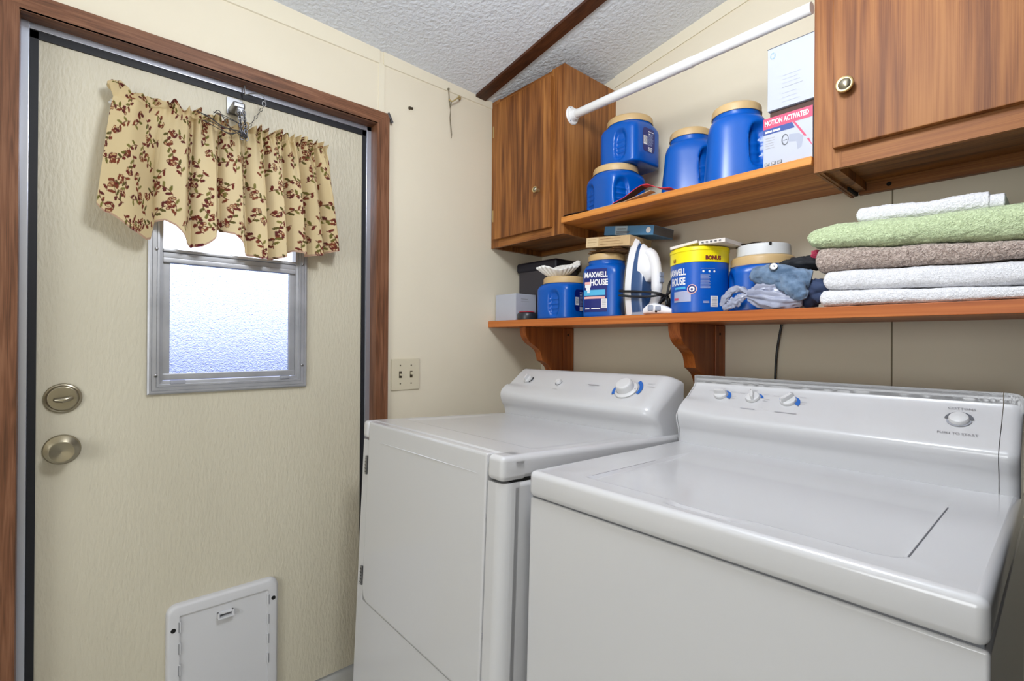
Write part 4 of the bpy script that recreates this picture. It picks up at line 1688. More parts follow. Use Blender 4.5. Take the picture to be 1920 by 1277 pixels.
patch(bm, g, -.090, -.022, .034, .066, 10, 2, 0)
lab = new_obj('grey_label', bm, [M_silver], t, smooth=False)
bm = BM()
patch(bm, g2, -.086, -.064, .040, .046, 4, 1, 0)
new_obj('red_mark', bm, [M_red], lab, smooth=False)
bm = BM()
patch(bm, g, -.085, -.038, .073, .079, 8, 1, 0)
new_obj('blue_ribbon', bm, [M_cyan], t, smooth=False)
bm = BM()
def disc(bm, f, u, v, r, mi, n=24):
    c = bm.verts.new(f(u, v))
    ring = [bm.verts.new(f(u + r * math.cos(2 * PI * k / n), v + r * math.sin(2 * PI * k / n))) for k in range(n)]
    for k in range(n):
        fc = bm.faces.new((c, ring[k], ring[(k + 1) % n]))
        fc.material_index = mi
g3 = surf(jb, 0, 0, .0016)
g4 = surf(jb, 0, 0, .0022)
disc(bm, g3, -.019, .0705, .0140, 0)
disc(bm, g4, -.019, .0705, .0115, 1)
g5 = surf(jb, 0, 0, .0027)
disc(bm, g5, -.019, .0705, .0075, 2)
g6 = surf(jb, 0, 0, .0031)
disc(bm, g6, -.019, .0700, .0035, 1)
new_obj('round_badge', bm, [M_pink, M_navy, M_print], t, smooth=False)
bm = BM()
patch(bm, g, .005, .048, .1300, .1312, 6, 1, 1)
for uu in (.012, .030, .046):
    disc(bm, g, uu, .122, .0032, 0, 12)
lines(bm, g, .004, .034, .114, 12, .0036, .0016, 1, 7, .3)
lines(bm, g, .012, .030, .035, 2, .0036, .0024, 1, 7, .1)
new_obj('small_print', bm, [M_print, M_print2], t, smooth=False)
bm = BM()
patch(bm, g, .034, .058, .018, .050, 4, 2, 0)
lines(bm, g3, .037, .055, .047, 8, .0035, .0012, 1, 2, .03)
new_obj('barcode', bm, [M_print, M_greyp], t, smooth=False)
# jar 3 : behind the bag
j3 = Jar(0.0895, 0.161, 0.0835, 8, [(-62, .016, 20, .40, .34), (62, .012, 16, .40, .34)], 4.2)
t = make_jar(j3, 'coffee_jar', 'short blue coffee jar with white ring on it, behind plastic bag and jeans', (1.072, -0.160, ZL), lid_h=.027)
# upper shelf, stacked pair
j4 = Jar(0.0860, 0.172, 0.0790, 40, [(15, .013, 19, .36, .34), (-78, .012, 17, .36, .34)], 4.6)
t = make_jar(j4, 'coffee_jar', 'blue coffee jar under another jar, lower of the upper-shelf stack', (0.566, -0.190, ZU))
j5 = Jar(0.0845, 0.176, 0.0800, 52, [(-24, .014, 19, .38, .34)], 5.0)
t = make_jar(j5, 'coffee_jar', 'blue coffee jar with dark back label, upper of the upper-shelf stack', (0.598, -0.150, ZU + .172))
back_label(t, j5, 50, .082)
# tall handled jars
j6 = Jar(0.0860, 0.252, 0.0650, 0, [(38, .028, 22, .42, .30), (-86, .020, 20, .54, .20)], 3.2, .26)
make_jar(j6, 'coffee_jar', 'tall blue coffee jar on the upper shelf, between stacked pair and tallest jar', (0.812, -0.105, ZU), lid_h=.026)
j7 = Jar(0.0830, 0.236, 0.0660, 5, [(42, .026, 21, .42, .30), (-84, .014, 16, .5, .2)], 3.2, .20)
make_jar(j7, 'coffee_jar', 'tallest blue coffee jar on the upper shelf, directly left of the white boxes', (1.010, -0.198, ZU), lid_h=.026)

# fluted paper filters on the first jar
t_ = BM()
def filt(a, b, r0=.030, r1=.058, H=.040, n=26):
    th = 2 * PI * a
    k = b
    r = r0 + (r1 - r0) * k + .0028 * k * math.sin(n * th)
    z = H * k ** 1.1 + .010 * k * math.sin(2 * th + .6) + .005 * k * math.sin(5 * th)
    return Vector((r * math.cos(th), r * math.sin(th), z))
bm = BM()
for lay in range(3):
    o_ = .0012 * lay
    rows = grid(bm, lambda a, b: filt(a, b) + Vector((0, 0, o_ * (1 + b) + .0005)), 208, 12, cu=True)
    c_ = bm.verts.new(Vector((0, 0, o_)))
    for i in range(len(rows)):
        bm.faces.new((c_, rows[(i + 1) % len(rows)][0], rows[i][0]))
o = new_obj('paper_filters', bm, M_filter, angle=70)
md = o.modifiers.new('thick', 'SOLIDIFY')
md.thickness = 0.0007
o.scale = (1.45, .95, .85)
o.location = (0.335, -0.240, ZL + .1715)
o.rotation_euler = (R_(10), R_(-6), R_(40))
tag(o, 'white fluted paper coffee filters lying on the lid of the short jar', 'coffee filters')

# white carton, black tub and puck at the left end of the lower shelf
def yface(y):
    return lambda u, v: Vector((u, y, v))

def card_box(name, label, cat, lo, hi, m, extra=None, rz=0, r=.0012, ry=0.0):
    c = Vector(((lo[0] + hi[0]) / 2, (lo[1] + hi[1]) / 2, lo[2]))
    t = thing(name, label, cat, c, (0, ry, rz))
    bm = BM()
    rbox(bm, Vector(lo) - c, Vector(hi) - c, r, 2)
    b = new_obj('box_body', bm, m, t)
    if extra:
        extra(t, b, (hi[0] - lo[0]) / 2, (hi[1] - lo[1]) / 2, hi[2] - lo[2])
    return t


def ex_white(t, b, hx, hy, h):
    bm = BM()
    patch(bm, lambda u, v: Vector((hx + .0004, u, v)), -.030, .010, h * .80, h * .83)
    patch(bm, lambda u, v: Vector((hx + .0004, u, v)), -.030, .018, h * .72, h * .735)
    new_obj('printed_line', bm, M_greyp, t, smooth=False)
    bm = BM()
    rbox(bm, (-hx + .001, -hy + .002, h - .0004), (hx - .001, hy - .002, h + .0012), .0005)
    new_obj('box_flap', bm, M_card, t)
card_box('white_carton', 'small plain white carton at the left end of the lower shelf', 'box', (0.008, -0.292, ZL), (0.140, -0.176, ZL + .112), M_card, ex_white)


t = thing('storage_tub', 'black fabric storage tub with dark lid in the corner, behind the white carton', 'storage box', (0.130, -0.094, ZL))
bm = BM()
rbox(bm, (-0.112, -0.072, 0), (0.112, 0.072, 0.226), .008, 2)
new_obj('tub_body', bm, M_bin, t)
bm = BM()
rbox(bm, (-0.124, -0.078, 0.218), (0.124, 0.080, 0.262), .012, 3)
new_obj('tub_lid', bm, M_binlid, t)
t = thing('tape_puck', 'round black puck-shaped tin with red top, in front of the white carton', 'tin', (0.196, -0.282, ZL))
bm = BM()
lathe(bm, [(0, 0), (.036, 0), (.0395, .003), (.0405, .012), (.040, .022), (.036, .029), (.030, .031), (0, .031)], 40)
new_obj('tin_body', bm, M_puck, t)
bm = BM()
lathe(bm, [(0, .0305), (.031, .0305), (.033, .032), (.031, .034), (0, .0345)], 36)
new_obj('tin_top', bm, M_flyer, t)

# crumpled paper, tan carton and blue carton on the tall jar
def crumple(name, label, cat, c, size, m, seed, amp=.35, freq=26, n=26, parent=None):
    bm = BM()
    bmesh.ops.create_icosphere(bm, subdivisions=5, radius=1.0)
    for v in bm.verts:
        p = v.co.copy()
        k = 1 + amp * noise.noise(p * 2.2 + Vector((seed, 0, 0))) + amp * .5 * abs(noise.noise(p * 5.5 + Vector((0, seed, 0))))
        q = Vector((math.copysign(abs(p.x) ** .6, p.x), math.copysign(abs(p.y) ** .6, p.y), p.z)) * k
        v.co = Vector((q.x * size[0], q.y * size[1], q.z * size[2]))
    zmin = min(v.co.z for v in bm.verts)
    zmax = max(v.co.z for v in bm.verts)
    sc = 2 * size[2] / (zmax - zmin)
    for v in bm.verts:
        v.co.z = (v.co.z - zmin) * sc
    o = new_obj(name, bm, m, parent, angle=25)
    o.location = c
    if label:
        tag(o, label, cat)
    return o
ZJ = ZL + .2312
crumple('kraft_paper', 'crumpled brown kraft paper between the tall jar and the tan carton', 'paper', (0.560, -0.200, ZJ), (.070, .058, .0085), M_kraftd, 5, .45)
def ex_tan(t, b, hx, hy, h):
    bm = BM()
    patch(bm, lambda u, v: Vector((u, -hy - .0004, v)), -hx + .002, -hx + .055, .002, h - .002)
    new_obj('carton_label', bm, mat('carton_label_tan', (214, 190, 150), .7), t, smooth=False)
    bm = BM()
    lines(bm, lambda u, v: Vector((u, -hy - .0008, v)), -hx + .008, -hx + .050, h * .78, 3, .0095, .0010, 0, 4, .5)
    lines(bm, lambda u, v: Vector((u, -hy - .0008, v)), -hx + .062, hx - .01, h * .78, 3, .0095, .0008, 0, 6, .3)
    new_obj('printed_line', bm, M_kraftd, t, smooth=False)
t = card_box('tan_carton', 'flat tan carton on crumpled paper above the tall jar, under the blue carton', 'box', (0.487, -0.262, ZJ + .0205), (0.672, -0.120, ZJ + .0565), M_kraft, ex_tan, R_(3), ry=R_(4.5))
t.location.z -= .002
def ex_blue(t, b, hx, hy, h):
    f = lambda u, v: Vector((u, -hy - .0004, v))
    f2 = lambda u, v: Vector((u, -hy - .0008, v))
    bm = BM()
    patch(bm, f, -hx + .050, -hx + .105, .001, h - .001)
    new_obj('pale_panel', bm, M_bluelt, t, smooth=False)
    bm = BM()
    patch(bm, f2, -hx + .060, -hx + .100, h * .62, h * .72)
    lines(bm, f2, -hx + .056, -hx + .118, h * .40, 2, .005, .0022, 0, 3, .1)
    new_obj('printed_line', bm, M_greyd, t, smooth=False)
    bm = BM()
    disc(bm, f2, hx - .020, h * .5, h * .30, 0, 20)
    new_obj('oval_mark', bm, M_print, t, smooth=False)
    bm = BM()
    patch(bm, lambda u, v: Vector((hx + .0005, u, v)), -hy + .002, hy - .002, .002, h - .002)
    new_obj('end_panel', bm, M_greyd, t, smooth=False)
t = card_box('blue_carton', 'flat blue and pale grey carton on top of the tan carton, behind the iron tip', 'box', (0.520, -0.200, ZJ + .062), (0.735, -0.080, ZJ + .095), M_bluebox, ex_blue, R_(-2), ry=R_(8.5))

# ------------------------------------------------------------------ steam iron standing on its heel
ir = thing('steam_iron', 'blue and white steam iron standing upright on its heel between jar and canister', 'iron', (0.716, -0.225, ZL + .001))
c_ = Vector((CAM.x - 0.716, CAM.y + 0.225, 0)).normalized()
r_ = Vector((-c_.y, c_.x, 0))
ang = R_(40)
n_ = r_ * math.cos(ang) + c_ * math.sin(ang)
w_ = n_.cross(Vector((0, 0, 1)))
hd = (Vector((0, 0, 1)) - n_ * 0.02).normalized()
n_ = (n_ - hd * n_.dot(hd)).normalized()
w_ = n_.cross(hd)
def I(w, n, h):
    return w_ * w + (n_ - 0 * n_) * (n - .045) + hd * h


HL = 0.272
def sole_w(h, k=1.0, top=HL):
    q = max(0.0, min(1.0, h / top))
    return k * 0.056 * (0.80 + 0.35 * math.sin(min(1, q * 2.2) * PI / 2) * .6) * max(0.0, 1 - q ** 2.3) ** 0.72 if q < 1 else 0.0
def layer(n, k, hb, ht):
    pts = []
    m = 22
    for i in range(m + 1):
        h = hb + (ht - hb) * (1 - math.cos(PI / 2 * i / m) if False else math.sin(PI / 2 * i / m))
        wv = sole_w(h, k, ht)
        pts.append((wv, h))
    ring = [I(a, n, b) for a, b in pts] + [I(-a, n, b) for a, b in reversed(pts[:-1])]
    return ring
bm = BM()
loft(bm, [layer(-.004, .97, .002, HL - .002), layer(0.0, 1.0, .0, HL), layer(.004, 1.0, .0, HL)])
new_obj('soleplate', bm, M_steel, ir)
bm = BM()
loft(bm, [layer(.004, .99, .0, HL - .001), layer(.010, 1.0, .0, HL - .002), layer(.024, .96, .001, HL - .010), layer(.027, .93, .002, HL - .016)])
new_obj('skirt', bm, M_ironwhite, ir)
bm = BM()
loft(bm, [layer(.026, .90, .004, HL - .020), layer(.034, .89, .004, HL - .026), layer(.052, .80, .006, HL - .048), layer(.062, .66, .010, HL - .070)])
new_obj('water_tank', bm, M_ironblue, ir)
bm = BM()
def up_layer(n, k, hb, ht):
    return layer(n, k, hb, ht)
def white_layer(n, wk, hb, ht):
    pts = []
    m = 20
    for i in range(m + 1):
        q = i / m
        h = hb + (ht - hb) * math.sin(PI / 2 * q)
        wv = wk * math.sqrt(max(0, 1 - ((h - hb) / (ht - hb)) ** 2.2)) * sstep(-.25, .35, (h - hb) / (ht - hb))
        pts.append((wv, h))
    return [I(a, n, b) for a, b in pts] + [I(-a, n, b) for a, b in reversed(pts[:-1])]
loft(bm, [white_layer(.044, .036, .108, HL - .026), white_layer(.058, .034, .112, HL - .038), white_layer(.074, .028, .120, HL - .056), white_layer(.082, .018, .134, HL - .076)])
new_obj('upper_housing', bm, M_ironwhite, ir)
bm = BM()
tube(bm, smooth_path([I(0, .062, .212), I(0, .078, .200), I(0, .090, .172), I(0, .096, .130), I(0, .096, .088), I(0, .090, .050), I(0, .074, .024), I(0, .050, .014)], 6),
     [.015] + [.0190] * 12 + [.0185] * 12 + [.0165] * 12 + [.014] * 6, 16)
hnd = new_obj('handle', bm, M_ironwhite, ir)
bm = BM()
rbox(bm, (-.010, -.008, -.002), (.010, .008, .003), .002, 2, 0, Matrix.Translation(I(0, .1165, .132)) @ Matrix((w_, hd, n_)).transposed().to_4x4())
rbox(bm, (-.010, -.008, -.002), (.010, .008, .003), .002, 2, 0, Matrix.Translation(I(0, .1165, .114)) @ Matrix((w_, hd, n_)).transposed().to_4x4())
new_obj('steam_buttons', bm, M_irongrey, hnd)
bm = BM()
rbox(bm, (-.010, -.0035, -.002), (.010, .0035, .002), .001, 1, 0, Matrix.Translation(I(0.004, .0835, .204)) @ Matrix((w_, hd, n_)).transposed().to_4x4())
new_obj('spray_slot', bm, M_dark, ir)
bm = BM()
loft(bm, [[I(a, b, 0.0) for a, b in ((-.046, .0), (.046, .0), (.040, .060), (.022, .098), (-.022, .098), (-.040, .060))],
          [I(a, b, .012) for a, b in ((-.046, .0), (.046, .0), (.040, .060), (.022, .098), (-.022, .098), (-.040, .060))]])
new_obj('heel', bm, M_irongrey, ir)
bm = BM()
loops = [
    [(-.060, .010, .088), (-.052, .05, .075), (-.040, .085, .062), (-.030, .112, .055), (0, .128, .060), (.03, .118, .070), (.050, .05, .080), (.062, .0, .085), (.055, -.012, .088), (0, -.014, .090), (-.052, -.010, .089), (-.060, .010, .083)],
    [(-.062, .010, .076), (-.050, .05, .066), (-.036, .088, .060), (-.020, .116, .062), (.012, .126, .064), (.040, .090, .060), (.055, .04, .064), (.063, 0, .070), (.05, -.014, .072), (-.052, -.012, .074), (-.062, .008, .068)],
    [(-.070, .022, .022), (-.058, .055, .040), (-.040, .088, .050), (-.022, .116, .054), (.004, .131, .055), (.03, .134, .040), (.052, .140, .022), (.07, .148, .006)],
    [(0.0, .124, .060), (.010, .150, .066), (.012, .168, .082), (.008, .172, .100), (.004, .160, .108), (.0, .146, .098), (.002, .140, .070), (.0, .132, .046), (.006, .14, .030)],
]
for lp in loops:
    tube(bm, smooth_path([I(*q) for q in lp], 5), .0040, 8)
tube(bm, smooth_path([I(-.010, .128, .066), I(-.014, .132, .050), I(-.02, .128, .030), I(-.028, .118, .010)], 4), [.004] * 4 + [.006] * 5 + [.007] * 4, 8)
new_obj('cord', bm, M_cord, ir)

# small white clip tool beside the iron
t = thing('clothes_steamer_cup', 'small white and grey plastic filling cup lying beside the iron on the lower shelf', 'filling cup', (0.806, -0.285, ZL), (0, 0, R_(8)))
bm = BM()
def cup_ring(x, hy, hz, zc_):
    return [Vector((x, hy * math.copysign(abs(math.cos(a)) ** .6, math.cos(a)), max(.0005, zc_ + hz * math.copysign(abs(math.sin(a)) ** .6, math.sin(a))))) for a in [2 * PI * k / 20 for k in range(20)]]
loft(bm, [cup_ring(-.045, .018, .010, .012), cup_ring(-.030, .022, .016, .018), cup_ring(-.005, .022, .018, .019), cup_ring(.025, .018, .013, .014), cup_ring(.046, .010, .007, .009)])
new_obj('cup_body', bm, M_ironwhite, t)
bm = BM()
rbox(bm, (-.026, -.0235, .012), (-.008, -.020, .030), .003, 2)
rbox(bm, (-.002, -.0232, .011), (.016, -.018, .027), .003, 2)
new_obj('grey_window', bm, M_irongrey, t)

# white torn carton lid on the bonus canister
t = thing('torn_carton_lid', 'torn white printed carton piece lying on the yellow-banded canister', 'carton piece', (0.93, -0.224, ZL + .1965))
bm = BM()
def bent(a, b, o=0):
    x = -.085 + .085 * a
    return Vector((x, -.078 + .150 * b, .001 + .014 * a + o))
for s0, s1, z0, z1, th in ((-.078, 0.012, .001, .010, .008), (0.016, .096, .004, .0015, .011)):
    lo = [Vector((s0, -.072, z0)), Vector((s1, -.076, z1)), Vector((s1, .070, z1)), Vector((s0, .060, z0))]
    loft(bm, [lo, [p + Vector((0, 0, th)) for p in lo]])
bmesh.ops.recalc_face_normals(bm, faces=bm.faces)
b = new_obj('carton_piece', bm, mat('white_carton_piece', (222, 214, 208), .6), t, smooth=False)
bm = BM()
for k in range(5):
    patch(bm, lambda u, v: Vector((u, -.0768, v)), .026 + .013 * k, .033 + .013 * k, .0068 - .0002 * k, .0105 - .0002 * k)
new_obj('printed_line', bm, M_greyd, b, smooth=False)

# white ring on jar 3, brown scrap on top
t = thing('plastic_ring', 'white round plastic ring with a small dark notch, on the jar behind the jeans', 'plastic ring', (1.075, -0.162, ZL + .1615), (0, 0, facing(1.075, -.162)))
bm = BM()
lathe(bm, [(0, .0), (.071, .0), (.0725, .002), (.0715, .026), (.070, .032), (.0665, .034), (.062, .0335), (.060, .030), (0, .030)], 56)
new_obj('ring_body', bm, M_roll, t)
bm = BM()
rbox(bm, (.014, -.0725, .024), (.021, -.0640, .0345), .0025, 2)
new_obj('notch', bm, M_dark, t)
o = crumple('brown_scrap', 'dark brown crumpled scrap on top of the white plastic ring', 'scrap', (1.045, -0.165, ZL + .1960), (.040, .030, .006), mat('dark_brown_leather', (66, 52, 38), .7), 9, .5)

# ------------------------------------------------------------------ cloth heap: jeans, plastic bag
def blob(bm, path, rads, flat, tilt, wr, seed, n=48, sub=7, nf=9.0, lobes=0, mi=0):
    """soft loft along a path; rads=(wide) list, flat = thickness ratio; wrinkled"""
    P = smooth_path(path, sub)
    m = len(P) - 1
    rings = []
    for i, p in enumerate(P):
        q = i / m
        f = q * (len(rads) - 1)
        a = int(min(len(rads) - 2, math.floor(f)))
        rr = rads[a] + (rads[a + 1] - rads[a]) * sstep(0, 1, f - a)
        d = (P[min(i + 1, m)] - P[max(i - 1, 0)]).normalized()
        upv = Vector((0, math.sin(tilt), math.cos(tilt)))
        sd = d.cross(upv).normalized()
        u2 = sd.cross(d).normalized()
        ring = []
        for k in range(n):
            th = 2 * PI * k / n
            w1 = 1 + wr * noise.noise(Vector((math.cos(th) * 1.6 + seed, math.sin(th) * 1.6, q * nf))) + wr * .5 * noise.noise(Vector((math.cos(th) * 4 + seed, math.sin(th) * 4, q * nf * 2.2)))
            if lobes:
                w1 += .10 * math.sin(th * lobes + q * 2.0)
            v = p + u2 * (rr * math.cos(th) * w1) + sd * (rr * flat * math.sin(th) * w1)
            if v.z < ZL + .0008:
                v.z = ZL + .0008
            ring.append(v)
        rings.append(ring)
    loft(bm, rings, True, True, mi)


jn = thing('folded_jeans', 'rumpled faded blue jeans bundled at the shelf edge, left of the towels', 'jeans', (0, 0, 0))
bm = BM()
# main roll from the blunt left tip to the towels
blob(bm, [(1.092, -0.288, 1.358), (1.112, -0.290, 1.360), (1.150, -0.292, 1.358), (1.185, -0.292, 1.350), (1.215, -0.288, 1.340), (1.238, -0.282, 1.335)], [.008, .024, .030, .030, .030, .026], .95, .2, .22, 2.0)
new_obj('rolled_leg', bm, M_denim, jn, angle=80)
bm = BM()
blob(bm, [(1.160, -0.300, 1.352), (1.190, -0.306, 1.338), (1.212, -0.310, 1.318), (1.224, -0.312, 1.300), (1.230, -0.312, 1.288)], [.018, .026, .024, .020, .010], .75, .0, .25, 6.0)
new_obj('hanging_leg', bm, M_denim, jn, angle=80)
bm = BM()
blob(bm, [(1.150, -0.262, 1.382), (1.180, -0.268, 1.384), (1.215, -0.262, 1.386), (1.250, -0.240, 1.384)], [.006, .014, .017, .016], 1.3, .2, .3, 8.0)
new_obj('waistband', bm, M_darkcloth, jn, angle=80)
bm = BM()
lathe(bm, [(0, 0), (.0095, 0), (.0105, .002), (.009, .0035), (.0055, .003), (0, .0042)], 28, 0, Matrix.Translation((1.162, -0.3185, 1.376)) @ Matrix.Rotation(R_(68), 4, 'X') @ Matrix.Rotation(R_(20), 4, 'Y'))
new_obj('button', bm, M_steel, jn)
bm = BM()
blob(bm, [(1.200, -0.250, 1.300), (1.232, -0.262, 1.306), (1.256, -0.262, 1.316), (1.268, -0.250, 1.330)], [.020, .034, .034, .012], .9, .0, .35, 4.0)
o = new_obj('dark_shirt', bm, M_navycloth, angle=80)
tag(o, 'dark navy cloth stuffed between the jeans and the white towels', 'cloth')
o = crumple('red_cloth', 'bit of red cloth peeking out at the left end of the taupe towel', 'cloth', (1.243, -0.262, 1.394), (.009, .012, .012), M_red, 2, .3)

bag = thing('plastic_bag', 'crumpled grey plastic bag with tied handles in front of the blue jar', 'plastic bag', (0, 0, 0))
def film(bm, knot, tip, width, z_sag, pleats, seed, thick=.010, dy=0.0):
    K, T = Vector(knot), Vector(tip)
    d = T - K
    def f(a, b):
        th = 2 * PI * a
        k = math.sin(PI * min(1, b * .5 + .02)) if b < 1 else 1.0
        wd = width * (.10 + .90 * math.sin(PI * (.06 + .86 * b)) ** .8)
        tk = thick * (.35 + math.sin(PI * (.05 + .9 * b)))
        c = K + d * b
        pl = math.sin(th * pleats + seed + b * 2.5) * .0026 * (1.2 - b) + .0050 * noise.noise(Vector((math.cos(th) * 2 + seed, math.sin(th) * 2, b * 5)))
        p = c + Vector((0, math.sin(th) * (tk + pl) + dy * b, math.cos(th) * (wd + pl * 2) + z_sag * math.sin(PI * b)))
        p.z = max(p.z, ZL + .0006)
        return p
    rows = grid(bm, f, 72, 30, cu=True)
    n = len(rows)
    for end in (0, -1):
        c = sum((r[end].co for r in rows), Vector()) / n
        cv = bm.verts.new(c)
        for i in range(n):
            q = (rows[i][end], rows[(i + 1) % n][end])
            bm.faces.new((cv, q[0], q[1]) if end == 0 else (cv, q[1], q[0]))
KN = (1.096, -0.314, 1.305)
bm = BM()
blob(bm, [(1.096, -0.312, 1.312), (1.075, -0.316, 1.326), (1.052, -0.317, 1.320), (1.034, -0.317, 1.300), (1.027, -0.316, 1.281)], [.006, .008, .009, .010, .008], .7, 0, .5, 3, nf=12)
blob(bm, [(1.096, -0.315, 1.306), (1.080, -0.319, 1.302), (1.062, -0.320, 1.290), (1.046, -0.320, 1.279), (1.030, -0.318, 1.276)], [.005, .010, .013, .010, .007], .6, 0, .55, 8, nf=14)
bmesh.ops.recalc_face_normals(bm, faces=bm.faces)
new_obj('handle_loop', bm, M_bag, bag, angle=70)
bm = BM()
film(bm, KN, (1.225, -0.302, 1.286), .026, -.004, 9, 1.3, .012)
film(bm, (1.100, -0.306, 1.312), (1.175, -0.300, 1.320), .018, .004, 11, 4.3, .012)
bmesh.ops.recalc_face_normals(bm, faces=bm.faces)
new_obj('bag_body', bm, M_bag, bag, angle=70)

# ------------------------------------------------------------------ folded towels
def towel(name, label, x0, x1, zlo, zhi, yf, yb, m, seed, left_r, amp=.003, nx=150, nth=96, groove=0.0, group='folded towels at the right of the lower shelf', right_r=0.0):
    bm = BM()
    rings = []
    for i in range(nx + 1):
        u = i / nx
        x = x0 + (x1 - x0) * (1 - math.cos(PI / 2 * u)) if not right_r else x0 + (x1 - x0) * (.5 - .5 * math.cos(PI * u))
        a, b = zlo(x), zhi(x)
        hz = (b - a) / 2
        cz = (a + b) / 2
        f = 1.0
        if x - x0 < left_r:
            f = math.sqrt(max(0.0, 1 - (1 - (x - x0) / left_r) ** 2.6))
        if right_r and x1 - x < right_r:
            f = math.sqrt(max(0.0, 1 - (1 - (x1 - x) / right_r) ** 2.6))
        f = max(f, .04)
        hzf = hz * f
        y0 = yf + hz * (1 - f) * .6
        y1 = yb
        s = (y1 - y0) - 2 * hz
        ring = []
        per = 2 * s + 2 * PI * hz
        for k in range(nth):
            # denser on the front half-round
            t = k / nth
            if t < .5:            # front semicircle, bottom to top
                th = -PI / 2 - PI * (t / .5)
                yy = y0 + hz + hz * math.cos(th)
                zz = cz + hzf * math.copysign(abs(math.sin(th)) ** .72, math.sin(th))
            elif t < .70:
                yy = y0 + hz + s * (t - .5) / .2
                zz = cz + hzf
            elif t < .80:
                th = PI / 2 - PI * (t - .7) / .1
                yy = y1 - hz + hz * math.cos(th)
                zz = cz + hzf * math.sin(th)
            else:
                yy = y1 - hz - s * (t - .8) / .2
                zz = cz - hzf
            P = Vector((x, yy, zz))
            nz_ = noise.noise(Vector((x * 14 + seed, yy * 14, zz * 30))) * amp + noise.noise(Vector((x * 60, yy * 60 + seed, zz * 60))) * amp * .35
            nz_ += noise.noise(Vector((x * 210 + seed, yy * 210, zz * 210))) * amp * .50
            dv = Vector((0, yy - (y0 + hz), (zz - cz) * 1.0))
            dv = dv.normalized() if dv.length > 1e-6 else Vector((0, -1, 0))
            if yy > y0 + hz * 1.4:
                dv = Vector((0, 0, math.copysign(1, zz - cz)))
            ring.append(P + dv * nz_)
        rings.append(ring)
    loft(bm, rings, True, True)
    o = new_obj(name, bm, m, angle=180)
    return tag(o, label, 'towel', group)


def ln(x, a, b):
    """height interpolated between x=1.311 and x=1.614"""
    k = (x - 1.311) / (1.614 - 1.311)
    k = max(-.3, min(1.6, k))
    return a + (b - a) * k
wob = lambda x, s, a: a * math.sin(x * 23 + s) + a * .6 * math.sin(x * 51 + s * 2)
bA = lambda x: ln(x, 1.307, 1.294)
bB = lambda x: ln(x, 1.352, 1.343) + wob(x, 1, .0010)
bC = lambda x: ln(x, 1.4080, 1.3800) + wob(x, 4, .0014)
bD = lambda x: ln(x, 1.4640, 1.4520) + wob(x, 2, .0014) - .005 * max(0, (1.32 - x) / .08)
towel('folded_towel', 'folded white towel, lowest of the towel stack on the lower shelf', 1.268, 1.755, lambda x: ZL + .0012, lambda x: bA(x) - .0010, -0.325, -0.06, M_tw, 1, .012, .0022)
towel('folded_towel', 'folded white towel under the taupe one, second from bottom of the stack', 1.275, 1.755, lambda x: bA(x) + .0005, lambda x: bB(x) - .0012, -0.324, -0.06, M_tw, 7, .016, .0024)
towel('folded_towel', 'folded taupe towel in the stack, between green and white towels', 1.256, 1.755, lambda x: bB(x) + .0010 - .004 * max(0, (1.29 - x) / .03), lambda x: bC(x) - .0010, -0.323, -0.055, M_tb, 13, .018, .0036)
towel('folded_towel', 'thick folded green towel in the stack, under the white washcloth', 1.240, 1.755, lambda x: bC(x) + .0010, lambda x: bD(x), -0.326, -0.05, M_tg, 21, .026, .0040)
wl = lambda x: 1.4660 + (x - 1.338) * (1.4560 - 1.4660) / .249
towel('washcloth', 'small rolled white washcloth on top of the green towel', 1.335, 1.566, lambda x: bD(x) - .001, lambda x: bD(x) + .036 + wob(x, 3, .0012), -0.296, -0.15, M_tw, 31, .014, .0030, group='', right_r=.004)
towel('washcloth', 'inner folded end of white cloth sticking out right of the rolled washcloth', 1.560, 1.588, lambda x: bD(x) - .0005, lambda x: bD(x) + .0290, -0.292, -0.16, M_tw, 33, .003, .0006, 30, 60, group='', right_r=.003)

